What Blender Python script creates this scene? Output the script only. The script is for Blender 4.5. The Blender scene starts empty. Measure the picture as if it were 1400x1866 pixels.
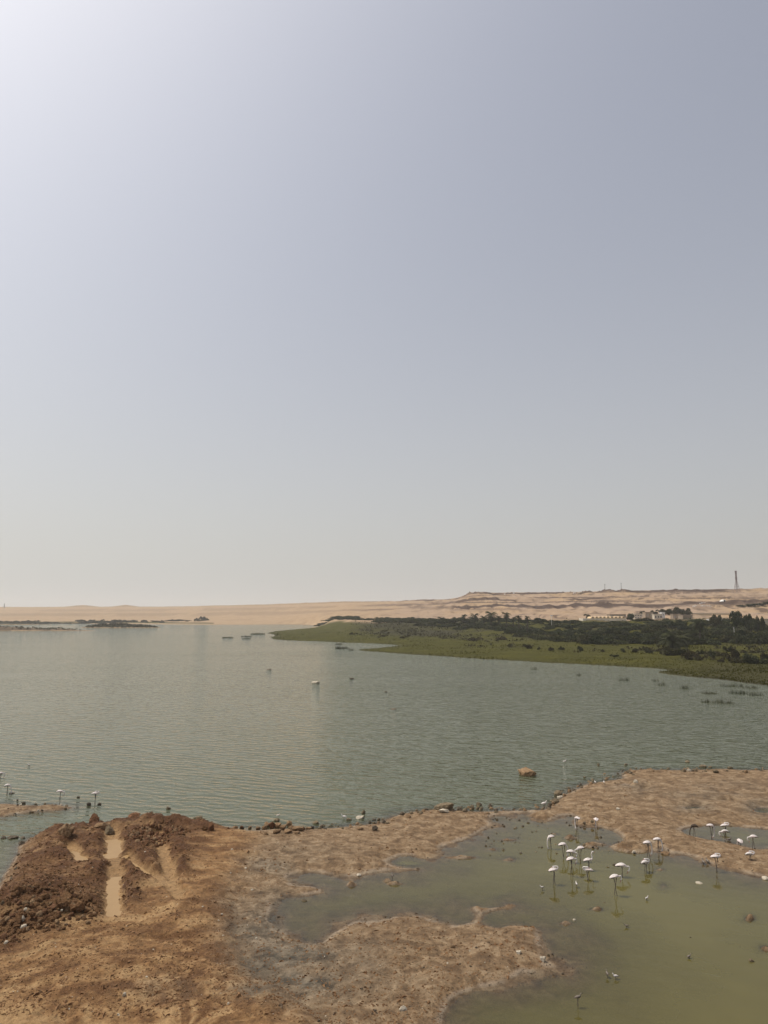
import bpy, bmesh, math, random
import numpy as np
from mathutils import Vector, Matrix
R = math.radians
random.seed(7)
rng = np.random.default_rng(11)
scene = bpy.context.scene
COL = scene.collection

# ------------------------------------------------------------------ camera, sky, sun, exposure
CAM_H, F_PX, PITCH = 13.0, 1347.0, math.atan(187 / 1347.0)
cam_d = bpy.data.cameras.new('camera')
cam = bpy.data.objects.new('camera', cam_d)
COL.objects.link(cam)
cam.location = (0, 0, CAM_H)
cam.rotation_euler = (math.pi / 2 + PITCH, 0, 0)
cam_d.sensor_fit = 'VERTICAL'
cam_d.sensor_height = 36.0
cam_d.lens = 36.0 * F_PX / 1866.0
cam_d.clip_start, cam_d.clip_end = 0.1, 40000
scene.camera = cam

SUN_EL, SUN_AZ = R(62), R(-73)          # azimuth measured from the view direction (+Y), negative to the left
world = bpy.data.worlds.new('World')
scene.world = world
world.use_nodes = True
wn, wl = world.node_tree.nodes, world.node_tree.links
wn.clear()
sky = wn.new('ShaderNodeTexSky')
sky.sky_type = 'NISHITA'
sky.sun_disc = False
sky.sun_elevation = SUN_EL
sky.sun_rotation = SUN_AZ
sky.altitude = 0
sky.air_density, sky.dust_density, sky.ozone_density = 1.0, 3.8, 1.0
hs = wn.new('ShaderNodeHueSaturation')
hs.inputs['Hue'].default_value = 0.508
hs.inputs['Saturation'].default_value = 0.78
# dusty air: the sky pales towards the whole horizon, most on the sun's side
def wmath(op, a, b=None):
    nd = wn.new('ShaderNodeMath'); nd.operation = op
    for i, v in enumerate((a, b)):
        if v is None: continue
        if isinstance(v, (int, float)): nd.inputs[i].default_value = v
        else: wl.new(v, nd.inputs[i])
    return nd.outputs[0]
wtc = wn.new('ShaderNodeTexCoord')
sep = wn.new('ShaderNodeSeparateXYZ')
wl.new(wtc.outputs['Generated'], sep.inputs[0])
zup = wmath('MAXIMUM', sep.outputs['Z'], 0.0)
fac = wmath('ADD', wmath('MULTIPLY', wmath('EXPONENT', wmath('MULTIPLY', zup, -1 / 0.30)), 0.82), 0.13)
dot = wn.new('ShaderNodeVectorMath'); dot.operation = 'DOT_PRODUCT'
dot.inputs[1].default_value = (math.sin(SUN_AZ) * math.cos(SUN_EL), math.cos(SUN_AZ) * math.cos(SUN_EL), math.sin(SUN_EL))
wl.new(wtc.outputs['Generated'], dot.inputs[0])
glow = wmath('ADD', wmath('MULTIPLY', wmath('POWER', wmath('MAXIMUM', dot.outputs['Value'], 0.0), 6.0), 30.0), wmath('ADD', wmath('MULTIPLY', dot.outputs['Value'], 2.6), 5.0))
hz = wn.new('ShaderNodeVectorMath'); hz.operation = 'SCALE'
hz.inputs[0].default_value = (1.02, 0.995, 0.95)
wl.new(glow, hz.inputs['Scale'])
wmix = wn.new('ShaderNodeMix'); wmix.data_type = 'RGBA'
bg = wn.new('ShaderNodeBackground')
bg.inputs['Strength'].default_value = 0.113
wo = wn.new('ShaderNodeOutputWorld')
wl.new(sky.outputs[0], hs.inputs['Color'])
wl.new(fac, wmix.inputs[0]); wl.new(hs.outputs[0], wmix.inputs[6]); wl.new(hz.outputs[0], wmix.inputs[7])
wl.new(wmix.outputs[2], bg.inputs['Color'])
wl.new(bg.outputs[0], wo.inputs['Surface'])

sun_d = bpy.data.lights.new('sun', 'SUN')
sun_d.energy = 2.6
sun_d.angle = R(0.9)
sun_d.color = (1.0, 0.93, 0.82)
sun = bpy.data.objects.new('sun', sun_d)
COL.objects.link(sun)
sdir = Vector((math.sin(SUN_AZ) * math.cos(SUN_EL), math.cos(SUN_AZ) * math.cos(SUN_EL), math.sin(SUN_EL)))
sun.rotation_euler = sdir.to_track_quat('Z', 'Y').to_euler()
sun.location = (-60, 30, 90)
vs = scene.view_settings
vs.view_transform, vs.look, vs.gamma, vs.exposure = 'Standard', 'None', 1.0, 0.0
vs.use_curve_mapping = False
scene.render.engine = 'CYCLES'
scene.cycles.use_denoising = True
scene.cycles.max_bounces = 6
scene.cycles.transparent_max_bounces = 8
scene.cycles.volume_bounces = 1

# ------------------------------------------------------------------ survey: a sighting in the photograph -> a place on the ground
cP, sP = math.cos(PITCH), math.sin(PITCH)
def sight(px, py):
    a, b = (px - 700.0) / F_PX, (933.0 - py) / F_PX
    return a, cP - b * sP, sP + b * cP
def G(px, py, z=0.0):
    dx, dy, dz = sight(px, py)
    t = (z - CAM_H) / dz
    return dx * t, dy * t, z
def AT(px, py, Y):
    dx, dy, dz = sight(px, py)
    t = Y / dy
    return dx * t, Y, CAM_H + dz * t
def PX(x, y, z=0.0):
    zz = z - CAM_H
    dep = y * cP + zz * sP
    return 700 + F_PX * x / dep, 933 - F_PX * (zz * cP - y * sP) / dep
def PPM(y, z=0.0):
    return F_PX / (y * cP + (z - CAM_H) * sP)
def XF(px, d):
    return d * (px - 700.0) / F_PX * cP

# ------------------------------------------------------------------ numpy noise and distance helpers
def _hash(ix, iy, seed):
    h = (ix.astype(np.int64) * 374761393 + iy.astype(np.int64) * 668265263 + seed * 974711) & 0xffffffff
    h = ((h ^ (h >> 13)) * 1274126177) & 0xffffffff
    h = ((h ^ (h >> 16)) * 2246822519) & 0xffffffff
    return ((h ^ (h >> 15)) & 0xffffff).astype(np.float64) / 0xffffff
def vnoise(x, y, seed=0):
    x = np.asarray(x, float); y = np.asarray(y, float)
    ix, iy = np.floor(x), np.floor(y)
    fx, fy = x - ix, y - iy
    u = fx * fx * fx * (fx * (fx * 6 - 15) + 10); v = fy * fy * fy * (fy * (fy * 6 - 15) + 10)
    a, b = _hash(ix, iy, seed), _hash(ix + 1, iy, seed)
    c, d = _hash(ix, iy + 1, seed), _hash(ix + 1, iy + 1, seed)
    return (a + (b - a) * u) * (1 - v) + (c + (d - c) * u) * v
def fbm(x, y, octv=4, seed=0, gain=0.5):
    s, a, t = 0.0, 1.0, 0.0
    for k in range(octv):
        s = s + a * (vnoise(x * 2 ** k + 17.3 * k, y * 2 ** k - 9.1 * k, seed + k) - 0.5)
        t += a; a *= gain
    return s / t * 2.0           # about -1..1
def sstep(e0, e1, x):
    t = np.clip((x - e0) / (e1 - e0), 0, 1)
    return t * t * (3 - 2 * t)
def chaikin(p, n=1, closed=True):
    p = np.array(p, float)
    for _ in range(n):
        q = np.roll(p, -1, 0) if closed else p[1:]
        a = p if closed else p[:-1]
        r = np.empty((len(a) * 2, p.shape[1]))
        r[0::2] = a * .75 + q * .25; r[1::2] = a * .25 + q * .75
        p = r
    return p
def sdf(poly, X, Y):
    """signed distance, positive inside"""
    X = np.asarray(X, np.float64); Y = np.asarray(Y, np.float64)
    best = np.full(X.shape, 1e18); ins = np.zeros(X.shape, bool)
    n = len(poly)
    for i in range(n):
        ax, ay = poly[i]; bx, by = poly[(i + 1) % n]
        ex, ey = bx - ax, by - ay
        L = ex * ex + ey * ey
        if L < 1e-12: continue
        wx, wy = X - ax, Y - ay
        t = np.clip((wx * ex + wy * ey) / L, 0, 1)
        d = (wx - t * ex) ** 2 + (wy - t * ey) ** 2
        np.minimum(best, d, out=best)
        if ay != by:
            c = ((ay > Y) != (by > Y)) & (X < (bx - ax) * (Y - ay) / (by - ay) + ax)
            ins ^= c
    return np.where(ins, 1, -1) * np.sqrt(best)
def pdist(path, X, Y):
    best = np.full(np.shape(X), 1e18)
    for (ax, ay), (bx, by) in zip(path[:-1], path[1:]):
        ex, ey = bx - ax, by - ay
        L = ex * ex + ey * ey
        t = np.clip(((X - ax) * ex + (Y - ay) * ey) / L, 0, 1)
        np.minimum(best, (X - ax - t * ex) ** 2 + (Y - ay - t * ey) ** 2, out=best)
    return np.sqrt(best)
def ground_poly(pts, n=1):
    return chaikin([G(a, b)[:2] for a, b in pts], n)
def ground_path(pts):
    return [G(a, b)[:2] for a, b in pts]

# ------------------------------------------------------------------ mesh + object helpers
def mesh_np(name, V, Fc, mats=(), attrs=None, smooth=True, mat_idx=None):
    V = np.asarray(V, np.float32); Fc = np.asarray(Fc, np.int32)
    k = Fc.shape[1]
    me = bpy.data.meshes.new(name)
    me.vertices.add(len(V)); me.vertices.foreach_set('co', V.ravel())
    me.loops.add(Fc.size); me.loops.foreach_set('vertex_index', Fc.ravel())
    me.polygons.add(len(Fc)); me.polygons.foreach_set('loop_start', np.arange(0, Fc.size, k, dtype=np.int32))
    me.polygons.foreach_set('use_smooth', np.full(len(Fc), smooth))
    if mat_idx is not None: me.polygons.foreach_set('material_index', np.asarray(mat_idx, np.int32))
    me.update(calc_edges=True)
    for m in mats: me.materials.append(m)
    for nm, a in (attrs or {}).items():
        at = me.attributes.new(nm, 'FLOAT', 'POINT'); at.data.foreach_set('value', np.asarray(a, np.float32).ravel())
    return me
def grid_faces(nr, nc):
    i = np.arange(nr - 1)[:, None] * nc + np.arange(nc - 1)[None, :]
    return np.stack([i, i + 1, i + nc + 1, i + nc], -1).reshape(-1, 4)
def put(name, me, parent=None, loc=(0, 0, 0), rot=(0, 0, 0), scale=(1, 1, 1)):
    o = bpy.data.objects.new(name, me)
    COL.objects.link(o)
    o.parent = parent
    o.location, o.rotation_euler, o.scale = loc, rot, scale
    return o
def tag(o, label=None, cat=None, group=None, kind=None):
    if label: o['label'] = label
    if cat: o['category'] = cat
    if group: o['group'] = group
    if kind: o['kind'] = kind
    return o
def empty(name, loc, rz=0.0, scale=1.0):
    o = bpy.data.objects.new(name, None)
    COL.objects.link(o)
    o.location = loc; o.rotation_euler = (0, 0, rz); o.scale = (scale,) * 3
    o.empty_display_size = 0.2
    return o
class MB:
    """collects boxes, tubes and lofts into one mesh"""
    def __init__(s): s.v, s.f = [], []
    def box(s, x0, x1, y0, y1, z0, z1):
        n = len(s.v)
        s.v += [(x, y, z) for z in (z0, z1) for x, y in ((x0, y0), (x1, y0), (x1, y1), (x0, y1))]
        s.f += [tuple(n + i for i in q) for q in ((3, 2, 1, 0), (4, 5, 6, 7), (0, 1, 5, 4), (1, 2, 6, 5), (2, 3, 7, 6), (3, 0, 4, 7))]
        return s
    def tube(s, pts, rads, n=8, squash=1.0, cap=True):
        pts = [Vector(p) for p in pts]
        b = len(s.v); m = len(pts)
        prev = None
        for i, p in enumerate(pts):
            t = (pts[min(i + 1, m - 1)] - pts[max(i - 1, 0)]).normalized()
            if prev is None:
                ref = Vector((0, 1, 0)) if abs(t.y) < .9 else Vector((1, 0, 0))
                u = t.cross(ref).normalized()
            else:
                u = (prev - t * prev.dot(t)).normalized()
            prev = u
            w = t.cross(u)
            r = rads[i]
            ru, rw = r if isinstance(r, tuple) else (r, r * squash)
            for k in range(n):
                a = 2 * math.pi * k / n
                s.v.append(tuple(p + u * (ru * math.cos(a)) + w * (rw * math.sin(a))))
        for i in range(m - 1):
            for k in range(n):
                s.f.append((b + i * n + k, b + i * n + (k + 1) % n, b + (i + 1) * n + (k + 1) % n, b + (i + 1) * n + k))
        if cap:
            s.f.append(tuple(b + k for k in range(n))[::-1]); s.f.append(tuple(b + (m - 1) * n + k for k in range(n)))
        return s
    def mesh(s, name, mat, smooth=False):
        me = bpy.data.meshes.new(name)
        me.from_pydata(s.v, [], s.f)
        bm = bmesh.new(); bm.from_mesh(me); bmesh.ops.recalc_face_normals(bm, faces=bm.faces); bm.to_mesh(me); bm.free()
        me.materials.append(mat)
        if smooth: me.polygons.foreach_set('use_smooth', np.full(len(me.polygons), True))
        me.update()
        return me

# ------------------------------------------------------------------ materials
class NT:
    def __init__(s, name):
        s.m = bpy.data.materials.new(name); s.m.use_nodes = True
        s.n, s.l = s.m.node_tree.nodes, s.m.node_tree.links
        s.n.clear()
        s.out = s.n.new('ShaderNodeOutputMaterial')
    def add(s, t, **kw):
        nd = s.n.new(t)
        for k, v in kw.items():
            if k.startswith('i_'): nd.inputs[k[2:].replace('_', ' ')].default_value = v
            else: setattr(nd, k, v)
        return nd
    def link(s, a, b): s.l.new(a, b)
    def coord(s, scale=(1, 1, 1), rot=(0, 0, 0), src='Object'):
        tc = s.add('ShaderNodeTexCoord'); mp = s.add('ShaderNodeMapping')
        mp.inputs['Scale'].default_value = scale; mp.inputs['Rotation'].default_value = rot
        s.link(tc.outputs[src], mp.inputs['Vector']); return mp.outputs[0]
    def wave_coord(s, ax, ay, deg):
        tc = s.add('ShaderNodeTexCoord'); mp = s.add('ShaderNodeMapping', vector_type='TEXTURE')
        mp.inputs['Scale'].default_value = (1 / ax, 1 / ay, 1); mp.inputs['Rotation'].default_value = (0, 0, R(deg))
        s.link(tc.outputs['Object'], mp.inputs['Vector']); return mp.outputs[0]
    def noise(s, scale, detail=4, vec=None, rough=.55, dist=0.0):
        nd = s.add('ShaderNodeTexNoise', i_Scale=scale, i_Detail=detail, i_Roughness=rough, i_Distortion=dist)
        if vec is not None: s.link(vec, nd.inputs['Vector'])
        return nd.outputs['Fac']
    def ramp(s, fac, stops):
        nd = s.add('ShaderNodeValToRGB')
        e = nd.color_ramp.elements
        while len(e) < len(stops): e.new(.5)
        for el, (p, c) in zip(e, stops):
            el.position = p; el.color = (c, c, c, 1) if not isinstance(c, tuple) else (*c, 1)
        s.link(fac, nd.inputs[0]); return nd.outputs[0]
    def mix(s, fac, a, b, mode='MIX'):
        nd = s.add('ShaderNodeMix', data_type='RGBA', blend_type=mode)
        for sock, v in ((nd.inputs[0], fac), (nd.inputs[6], a), (nd.inputs[7], b)):
            if isinstance(v, (int, float)): sock.default_value = v
            elif isinstance(v, tuple): sock.default_value = (*v, 1)
            else: s.link(v, sock)
        return nd.outputs[2]
    def math(s, op, a, b=None, c=None, clamp=False):
        nd = s.add('ShaderNodeMath', operation=op, use_clamp=clamp)
        for i, v in enumerate((a, b, c)):
            if v is None: continue
            if isinstance(v, (int, float)): nd.inputs[i].default_value = v
            else: s.link(v, nd.inputs[i])
        return nd.outputs[0]
    def attr(s, name):
        return s.add('ShaderNodeAttribute', attribute_name=name).outputs['Fac']
    def bump(s, h, strength=.5, dist=.05, normal=None):
        nd = s.add('ShaderNodeBump', i_Strength=strength, i_Distance=dist)
        s.link(h, nd.inputs['Height'])
        if normal is not None: s.link(normal, nd.inputs['Normal'])
        return nd.outputs[0]
    def principled(s, col, rough=.8, normal=None, spec=.3, **kw):
        p = s.add('ShaderNodeBsdfPrincipled')
        for sock, v in ((p.inputs['Base Color'], col), (p.inputs['Roughness'], rough), (p.inputs['Specular IOR Level'], spec)):
            if isinstance(v, (int, float)): sock.default_value = v
            elif isinstance(v, tuple): sock.default_value = (*v, 1)
            else: s.link(v, sock)
        if normal is not None: s.link(normal, p.inputs['Normal'])
        for k, v in kw.items(): p.inputs[k.replace('_', ' ')].default_value = v
        s.link(p.outputs[0], s.out.inputs['Surface']); return p

def simple(name, col, col2=None, rough=.8, nscale=3.0, bump=.3, bdist=.02, spec=.3, rand=0.0):
    t = NT(name)
    v = t.coord()
    n = t.noise(nscale, 5, v)
    c = t.mix(t.ramp(n, [(.35, 0.0), (.65, 1.0)]), col, col2 or tuple(x * .7 for x in col))
    if rand:
        oi = t.add('ShaderNodeObjectInfo')
        k = t.math('MULTIPLY_ADD', oi.outputs['Random'], rand, 1 - rand / 2)
        h = t.add('ShaderNodeHueSaturation'); t.link(c, h.inputs['Color']); t.link(k, h.inputs['Value'])
        c = h.outputs[0]
    t.principled(c, rough, t.bump(t.noise(nscale * 4, 5, v), bump, bdist) if bump else None, spec)
    return t.m

def mud_material():
    t = NT('mud')
    v = t.coord()
    n1, n2, n3 = t.noise(.35, 5, v), t.noise(1.6, 6, v, .65, .6), t.noise(9.0, 6, v, .7)
    st = t.attr('streak')
    tone = t.math('MULTIPLY_ADD', st, .34, t.math('MULTIPLY_ADD', n1, .35, t.math('MULTIPLY', n2, .33)), clamp=True)
    orange = t.ramp(tone, [(.39, (.140, .066, .023)), (.5, (.262, .143, .057)), (.61, (.385, .240, .110))])
    pink = t.ramp(n2, [(.37, (.140, .086, .044)), (.5, (.232, .150, .079)), (.64, (.330, .235, .138))])
    grey = t.ramp(n2, [(.36, (.075, .062, .043)), (.5, (.165, .132, .090)), (.64, (.265, .212, .146))])
    dark = t.mix(n3, (.060, .025, .009), (.150, .068, .026))
    base = t.mix(t.attr('upland'), pink, orange)
    gmask = t.math('MULTIPLY', t.attr('grey'), t.ramp(n1, [(.3, .45), (.6, 1.0)]), clamp=True)
    base = t.mix(gmask, base, grey)
    base = t.mix(t.attr('churn'), base, dark)
    base = t.mix(t.math('MULTIPLY', t.attr('slick'), .85), base, (.34, .212, .098))
    base = t.mix(t.math('MULTIPLY', t.attr('brim'), .7), base, (.37, .29, .205))
    vo = t.add('ShaderNodeTexVoronoi', i_Scale=4.2, i_Randomness=1.0, i_Detail=1.5); t.link(v, vo.inputs['Vector'])
    crumb = t.noise(3.6, 6, v, .75, .3)
    base = t.mix(t.math('MULTIPLY_ADD', t.attr('upland'), .2, .5), base, t.ramp(crumb, [(.36, .50), (.47, .92), (.56, 1.05), (.68, 1.40)]), 'MULTIPLY')
    # speckle of clods and grit
    sp = t.ramp(n3, [(.25, .45), (.44, .95), (.60, 1.0), (.78, 1.3)])
    base = t.mix(1.0, base, sp, 'MULTIPLY')
    wet = t.attr('wet')
    base = t.mix(wet, base, t.mix(1.0, base, (.52, .53, .50), 'MULTIPLY'))
    rough = t.math('MULTIPLY_ADD', wet, -.45, .88)
    hb = t.math('ADD', t.math('ADD', n3, t.math('MULTIPLY', crumb, 1.5)), t.math('MULTIPLY', vo.outputs['Distance'], -.35))
    nrm = t.bump(hb, 1.0, .075)
    t.principled(base, rough, nrm, .28)
    return t.m
M = {}
M['mud'] = mud_material()

def water_material():
    t = NT('water')
    v = t.coord()
    calm = t.attr('calm')
    geo = t.add('ShaderNodeNewGeometry')
    # wind ripples run slightly askew to the far shore
    w1 = t.noise(1.0, 2, t.wave_coord(.55, 1.25, -22), .5, .5)
    w2 = t.noise(1.0, 3, t.wave_coord(1.6, 3.2, -14), .55, .6)
    w3 = t.noise(1.0, 2, t.coord((5.0, 9.0, 1), (0, 0, R(-12))), .5)
    gust = t.ramp(t.noise(1.0, 3, t.coord((.006, .028, 1), (0, 0, R(3)))), [(.3, .75), (.7, 1.0)])
    wv = t.add('ShaderNodeTexWave', wave_type='BANDS', bands_direction='Y', wave_profile='SIN', i_Scale=.36, i_Distortion=7.0, i_Detail=2.0, i_Detail_Scale=1.6, i_Detail_Roughness=.6)
    t.link(t.wave_coord(1, 1, -20), wv.inputs['Vector'])
    h = t.math('ADD', t.math('MULTIPLY', w1, .80), t.math('MULTIPLY', w2, .19))
    h = t.math('ADD', h, t.math('MULTIPLY', wv.outputs['Fac'], .15))
    h = t.math('ADD', h, t.math('MULTIPLY', w3, .012))
    amp = t.math('MULTIPLY', t.math('MULTIPLY_ADD', calm, -.955, 1.0), gust)
    nrm = t.bump(t.math('MULTIPLY', h, amp), 1.0, .25)
    shallow = t.ramp(t.attr('depth'), [(.0, .0), (.04, .26), (.13, .68), (.34, 1.0)])
    cloud = t.noise(.12, 4, v, .6, .5)
    lake = t.mix(cloud, (.068, .077, .044), (.090, .098, .057))
    pool = t.mix(cloud, (.090, .078, .022), (.115, .098, .032))
    col = t.mix(calm, lake, pool)
    dif = t.add('ShaderNodeBsdfDiffuse'); t.link(col, dif.inputs['Color'])
    tr = t.add('ShaderNodeBsdfTransparent'); tr.inputs[0].default_value = (.93, .92, .84, 1)
    body = t.add('ShaderNodeMixShader'); t.link(shallow, body.inputs[0]); t.link(tr.outputs[0], body.inputs[1]); t.link(dif.outputs[0], body.inputs[2])
    gl = t.add('ShaderNodeBsdfGlossy'); gl.inputs['Roughness'].default_value = .06; gl.inputs['Color'].default_value = (.90, .905, .84, 1)
    t.link(nrm, gl.inputs['Normal'])
    fr = t.add('ShaderNodeFresnel'); fr.inputs['IOR'].default_value = 1.33; t.link(nrm, fr.inputs['Normal'])
    o = t.add('ShaderNodeMixShader'); t.link(fr.outputs[0], o.inputs[0]); t.link(body.outputs[0], o.inputs[1]); t.link(gl.outputs[0], o.inputs[2])
    t.link(o.outputs[0], t.out.inputs['Surface'])
    return t.m
M['water'] = water_material()

def hills_material():
    t = NT('hills')
    v = t.coord()
    n1, n2, n3 = t.noise(.012, 5, v), t.noise(.09, 6, v, .65), t.noise(.6, 4, v, .6)
    sand = t.mix(t.ramp(n2, [(.3, 0.0), (.7, 1.0)]), (.30, .205, .122), (.39, .275, .168))
    scree = t.mix(n2, (.25, .178, .125), (.37, .272, .195))
    base = t.mix(t.math('MULTIPLY', t.attr('scree'), t.ramp(n1, [(.3, .4), (.6, 1.0)])), sand, scree)
    rock = t.mix(n2, (.036, .024, .020), (.105, .068, .050))
    base = t.mix(t.attr('rock'), base, rock)
    green = t.mix(t.ramp(n2, [(.3, 0.0), (.7, 1.0)]), (.037, .036, .004), (.070, .064, .007))
    brown = t.mix(n3, (.030, .027, .012), (.046, .041, .018))
    veg = t.mix(t.attr('brush'), green, brown)
    base = t.mix(t.attr('veg'), base, veg)
    t.principled(base, .92, t.bump(t.math('ADD', n2, t.math('MULTIPLY', n3, .3)), .6, 2.5), .1)
    return t.m
M['hills'] = hills_material()

def leaf_material(name, c1, c2, rand=.35, transl=.25):
    t = NT(name)
    oi = t.add('ShaderNodeObjectInfo')
    n = t.noise(.9, 3, t.coord())
    c = t.mix(t.ramp(n, [(.3, 0.0), (.7, 1.0)]), c1, c2)
    h = t.add('ShaderNodeHueSaturation'); t.link(c, h.inputs['Color'])
    t.link(t.math('MULTIPLY_ADD', oi.outputs['Random'], rand, 1 - rand / 2), h.inputs['Value'])
    t.link(t.math('MULTIPLY_ADD', oi.outputs['Random'], -.05, .525), h.inputs['Hue'])
    d = t.add('ShaderNodeBsdfDiffuse'); t.link(h.outputs[0], d.inputs['Color'])
    tl = t.add('ShaderNodeBsdfTranslucent'); t.link(h.outputs[0], tl.inputs['Color'])
    mx = t.add('ShaderNodeMixShader', i_Fac=transl); t.link(d.outputs[0], mx.inputs[1]); t.link(tl.outputs[0], mx.inputs[2])
    t.link(mx.outputs[0], t.out.inputs['Surface'])
    return t.m
M['leaf'] = leaf_material('foliage_dark', (.036, .042, .022), (.078, .084, .042), .6)
M['leaf_olive'] = leaf_material('foliage_olive', (.042, .044, .020), (.072, .070, .034))
M['leaf_brown'] = leaf_material('foliage_brown', (.046, .039, .021), (.074, .064, .034))
M['palm_leaf'] = leaf_material('palm_frond', (.034, .040, .022), (.070, .074, .040))
M['grass'] = leaf_material('marsh_grass', (.042, .041, .005), (.078, .071, .010))
M['reed'] = leaf_material('reed_leaf', (.035, .038, .018), (.070, .070, .034))
M['bark'] = simple('bark', (.075, .058, .042), (.045, .035, .028), .95, 6, .6, .05)
M['rock_tan'] = simple('rock_tan', (.34, .225, .125), (.205, .125, .066), .9, 4, .9, .06, .2, .25)
M['rock_red'] = simple('rock_red', (.215, .108, .054), (.135, .066, .032), .9, 4, .9, .06, .2, .35)
M['rock_grey'] = simple('rock_grey', (.25, .195, .125), (.125, .096, .060), .92, 5, .9, .05, .1, .45)
M['rock_dark'] = simple('rock_dark', (.150, .118, .082), (.070, .055, .038), .8, 5, .8, .04, .2, .6)
M['rock_pale'] = simple('rock_pale', (.56, .50, .40), (.40, .34, .25), .85, 5, .6, .03, .25, .2)
M['clod'] = simple('clod', (.235, .135, .070), (.115, .060, .030), .97, 5, .9, .06, .05, .4)
M['puddle'] = None
def puddle_material():
    t = NT('muddy_puddle')
    n = t.noise(1.5, 4, t.coord(), .55, .8)
    c = t.mix(n, (.29, .180, .076), (.36, .232, .104))
    p = t.principled(c, .38, t.bump(t.noise(4, 4, t.coord()), .25, .02), .2)
    return t.m
M['puddle'] = puddle_material()
M['feather'] = simple('white_feather', (.66, .63, .60), (.62, .54, .50), .85, 7, .15, .01, .2)
M['wing_white'] = simple('wing_feather', (.68, .64, .61), (.62, .50, .47), .85, 9, .3, .01, .2)
M['feather_grey'] = simple('grey_feather', (.22, .19, .16), (.13, .11, .09), .9, 9, .3, .01, .2)
M['feather_brown'] = simple('brown_feather', (.085, .062, .045), (.045, .034, .026), .9, 9, .3, .01, .2)
M['feather_black'] = simple('black_feather', (.022, .020, .020), (.035, .030, .028), .7, 9, .2, .01, .3)
M['leg'] = simple('bird_leg', (.115, .085, .072), (.075, .058, .050), .7, 9, 0, .01, .3)
M['bill'] = simple('bird_bill', (.42, .22, .19), (.35, .16, .14), .5, 9, 0, .01, .4)
M['steel'] = simple('tower_steel', (.15, .13, .13), (.11, .10, .10), .6, 2, 0)
M['steel_red'] = simple('tower_red_paint', (.24, .13, .125), (.20, .11, .11), .6, 2, 0)
M['pole'] = simple('pole_metal', (.16, .15, .14), (.12, .11, .10), .6, 2, 0)
M['pole_white'] = simple('pole_white', (.72, .70, .66), (.62, .60, .56), .6, 2, 0)
M['plaster'] = simple('cream_plaster', (.60, .49, .33), (.50, .40, .27), .9, .35, .2, .05, .1)
M['plaster_pale'] = simple('pale_plaster', (.66, .60, .49), (.55, .49, .39), .9, .35, .2, .05, .1)
M['plaster_beige'] = simple('beige_plaster', (.36, .29, .22), (.29, .235, .18), .9, .35, .2, .05, .1)
M['vault'] = simple('vault_plaster', (.68, .52, .32), (.58, .43, .26), .9, .5, .2, .05, .1)
M['glass_dark'] = simple('dark_opening', (.035, .032, .030), (.05, .045, .04), .3, 1, 0, .01, .5)
M['white_paint'] = simple('white_paint', (.80, .78, .74), (.72, .70, .66), .8, 1, 0)
M['bed'] = simple('lake_bed', (.10, .085, .05), (.07, .06, .035), .95, .2, 0)

# ------------------------------------------------------------------ near shore: a mud peninsula, a stony causeway and flats round a shallow pool
LAND_A = ground_poly([(-320, 1990), (-320, 1760), (-60, 1700), (-5, 1652), (14, 1612), (32, 1572), (42, 1546), (60, 1530), (100, 1518), (160, 1511),
    (230, 1507), (300, 1506), (350, 1506), (385, 1511), (450, 1513), (500, 1511), (560, 1511), (620, 1508), (680, 1503), (706, 1493), (740, 1483), (778, 1477),
    (810, 1475), (850, 1478), (905, 1479), (955, 1476), (985, 1478), (950, 1483), (900, 1488), (893, 1510), (866, 1528), (812, 1543), (803, 1556), (770, 1568), (738, 1560), (708, 1569),
    (718, 1579), (778, 1583), (760, 1588), (692, 1590), (650, 1598), (600, 1596), (548, 1591), (529, 1600), (535, 1612), (560, 1617), (592, 1625),
    (560, 1632), (520, 1638), (502, 1655), (492, 1682), (502, 1700), (540, 1714), (580, 1718), (602, 1708), (640, 1686), (680, 1675), (740, 1670),
    (790, 1674), (820, 1684), (850, 1681), (862, 1668), (850, 1655), (864, 1649), (888, 1654), (944, 1647), (935, 1656), (897, 1664), (886, 1676),
    (902, 1690), (940, 1684), (992, 1690), (987, 1715), (986, 1742), (1004, 1766), (960, 1773), (900, 1799), (832, 1818), (812, 1866), (800, 1990)])
LAND_B = ground_poly([(1900, 1400), (1400, 1404), (1330, 1403), (1250, 1404), (1150, 1404), (1131, 1411), (1134, 1420), (1072, 1429), (1042, 1440),
    (1022, 1450), (1014, 1466), (990, 1477), (985, 1490), (1005, 1494), (1030, 1488), (1062, 1492), (1080, 1506), (1108, 1512), (1128, 1530), (1160, 1538), (1192, 1536), (1214, 1556),
    (1250, 1558), (1290, 1578), (1340, 1590), (1400, 1600), (1500, 1616), (1900, 1660)])
POND = ground_poly([(1236, 1511), (1270, 1507), (1330, 1505), (1400, 1514), (1480, 1520), (1480, 1546), (1400, 1547), (1370, 1546), (1335, 1536), (1300, 1531), (1262, 1523)])
ISLET = ground_poly([(-200, 1500), (-200, 1470), (0, 1465), (22, 1466), (60, 1471), (98, 1466), (126, 1470), (132, 1473), (100, 1477), (40, 1482), (0, 1490)])
UPLAND = ground_poly([(-340, 1995), (-340, 1740), (-10, 1645), (36, 1560), (60, 1515), (160, 1492), (300, 1480), (385, 1507), (468, 1516), (486, 1540), (446, 1600),
    (428, 1650), (420, 1720), (455, 1780), (520, 1825), (570, 1870), (590, 1995)])
POOL = ground_poly([(470, 1560), (700, 1500), (880, 1482), (1000, 1478), (1060, 1470), (1400, 1490), (1900, 1520), (1900, 2050), (400, 2050), (420, 1640)])
LEE = ground_poly([(-340, 1700), (-340, 1535), (0, 1531), (60, 1527), (90, 1510), (60, 1620), (0, 1700)])
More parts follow.
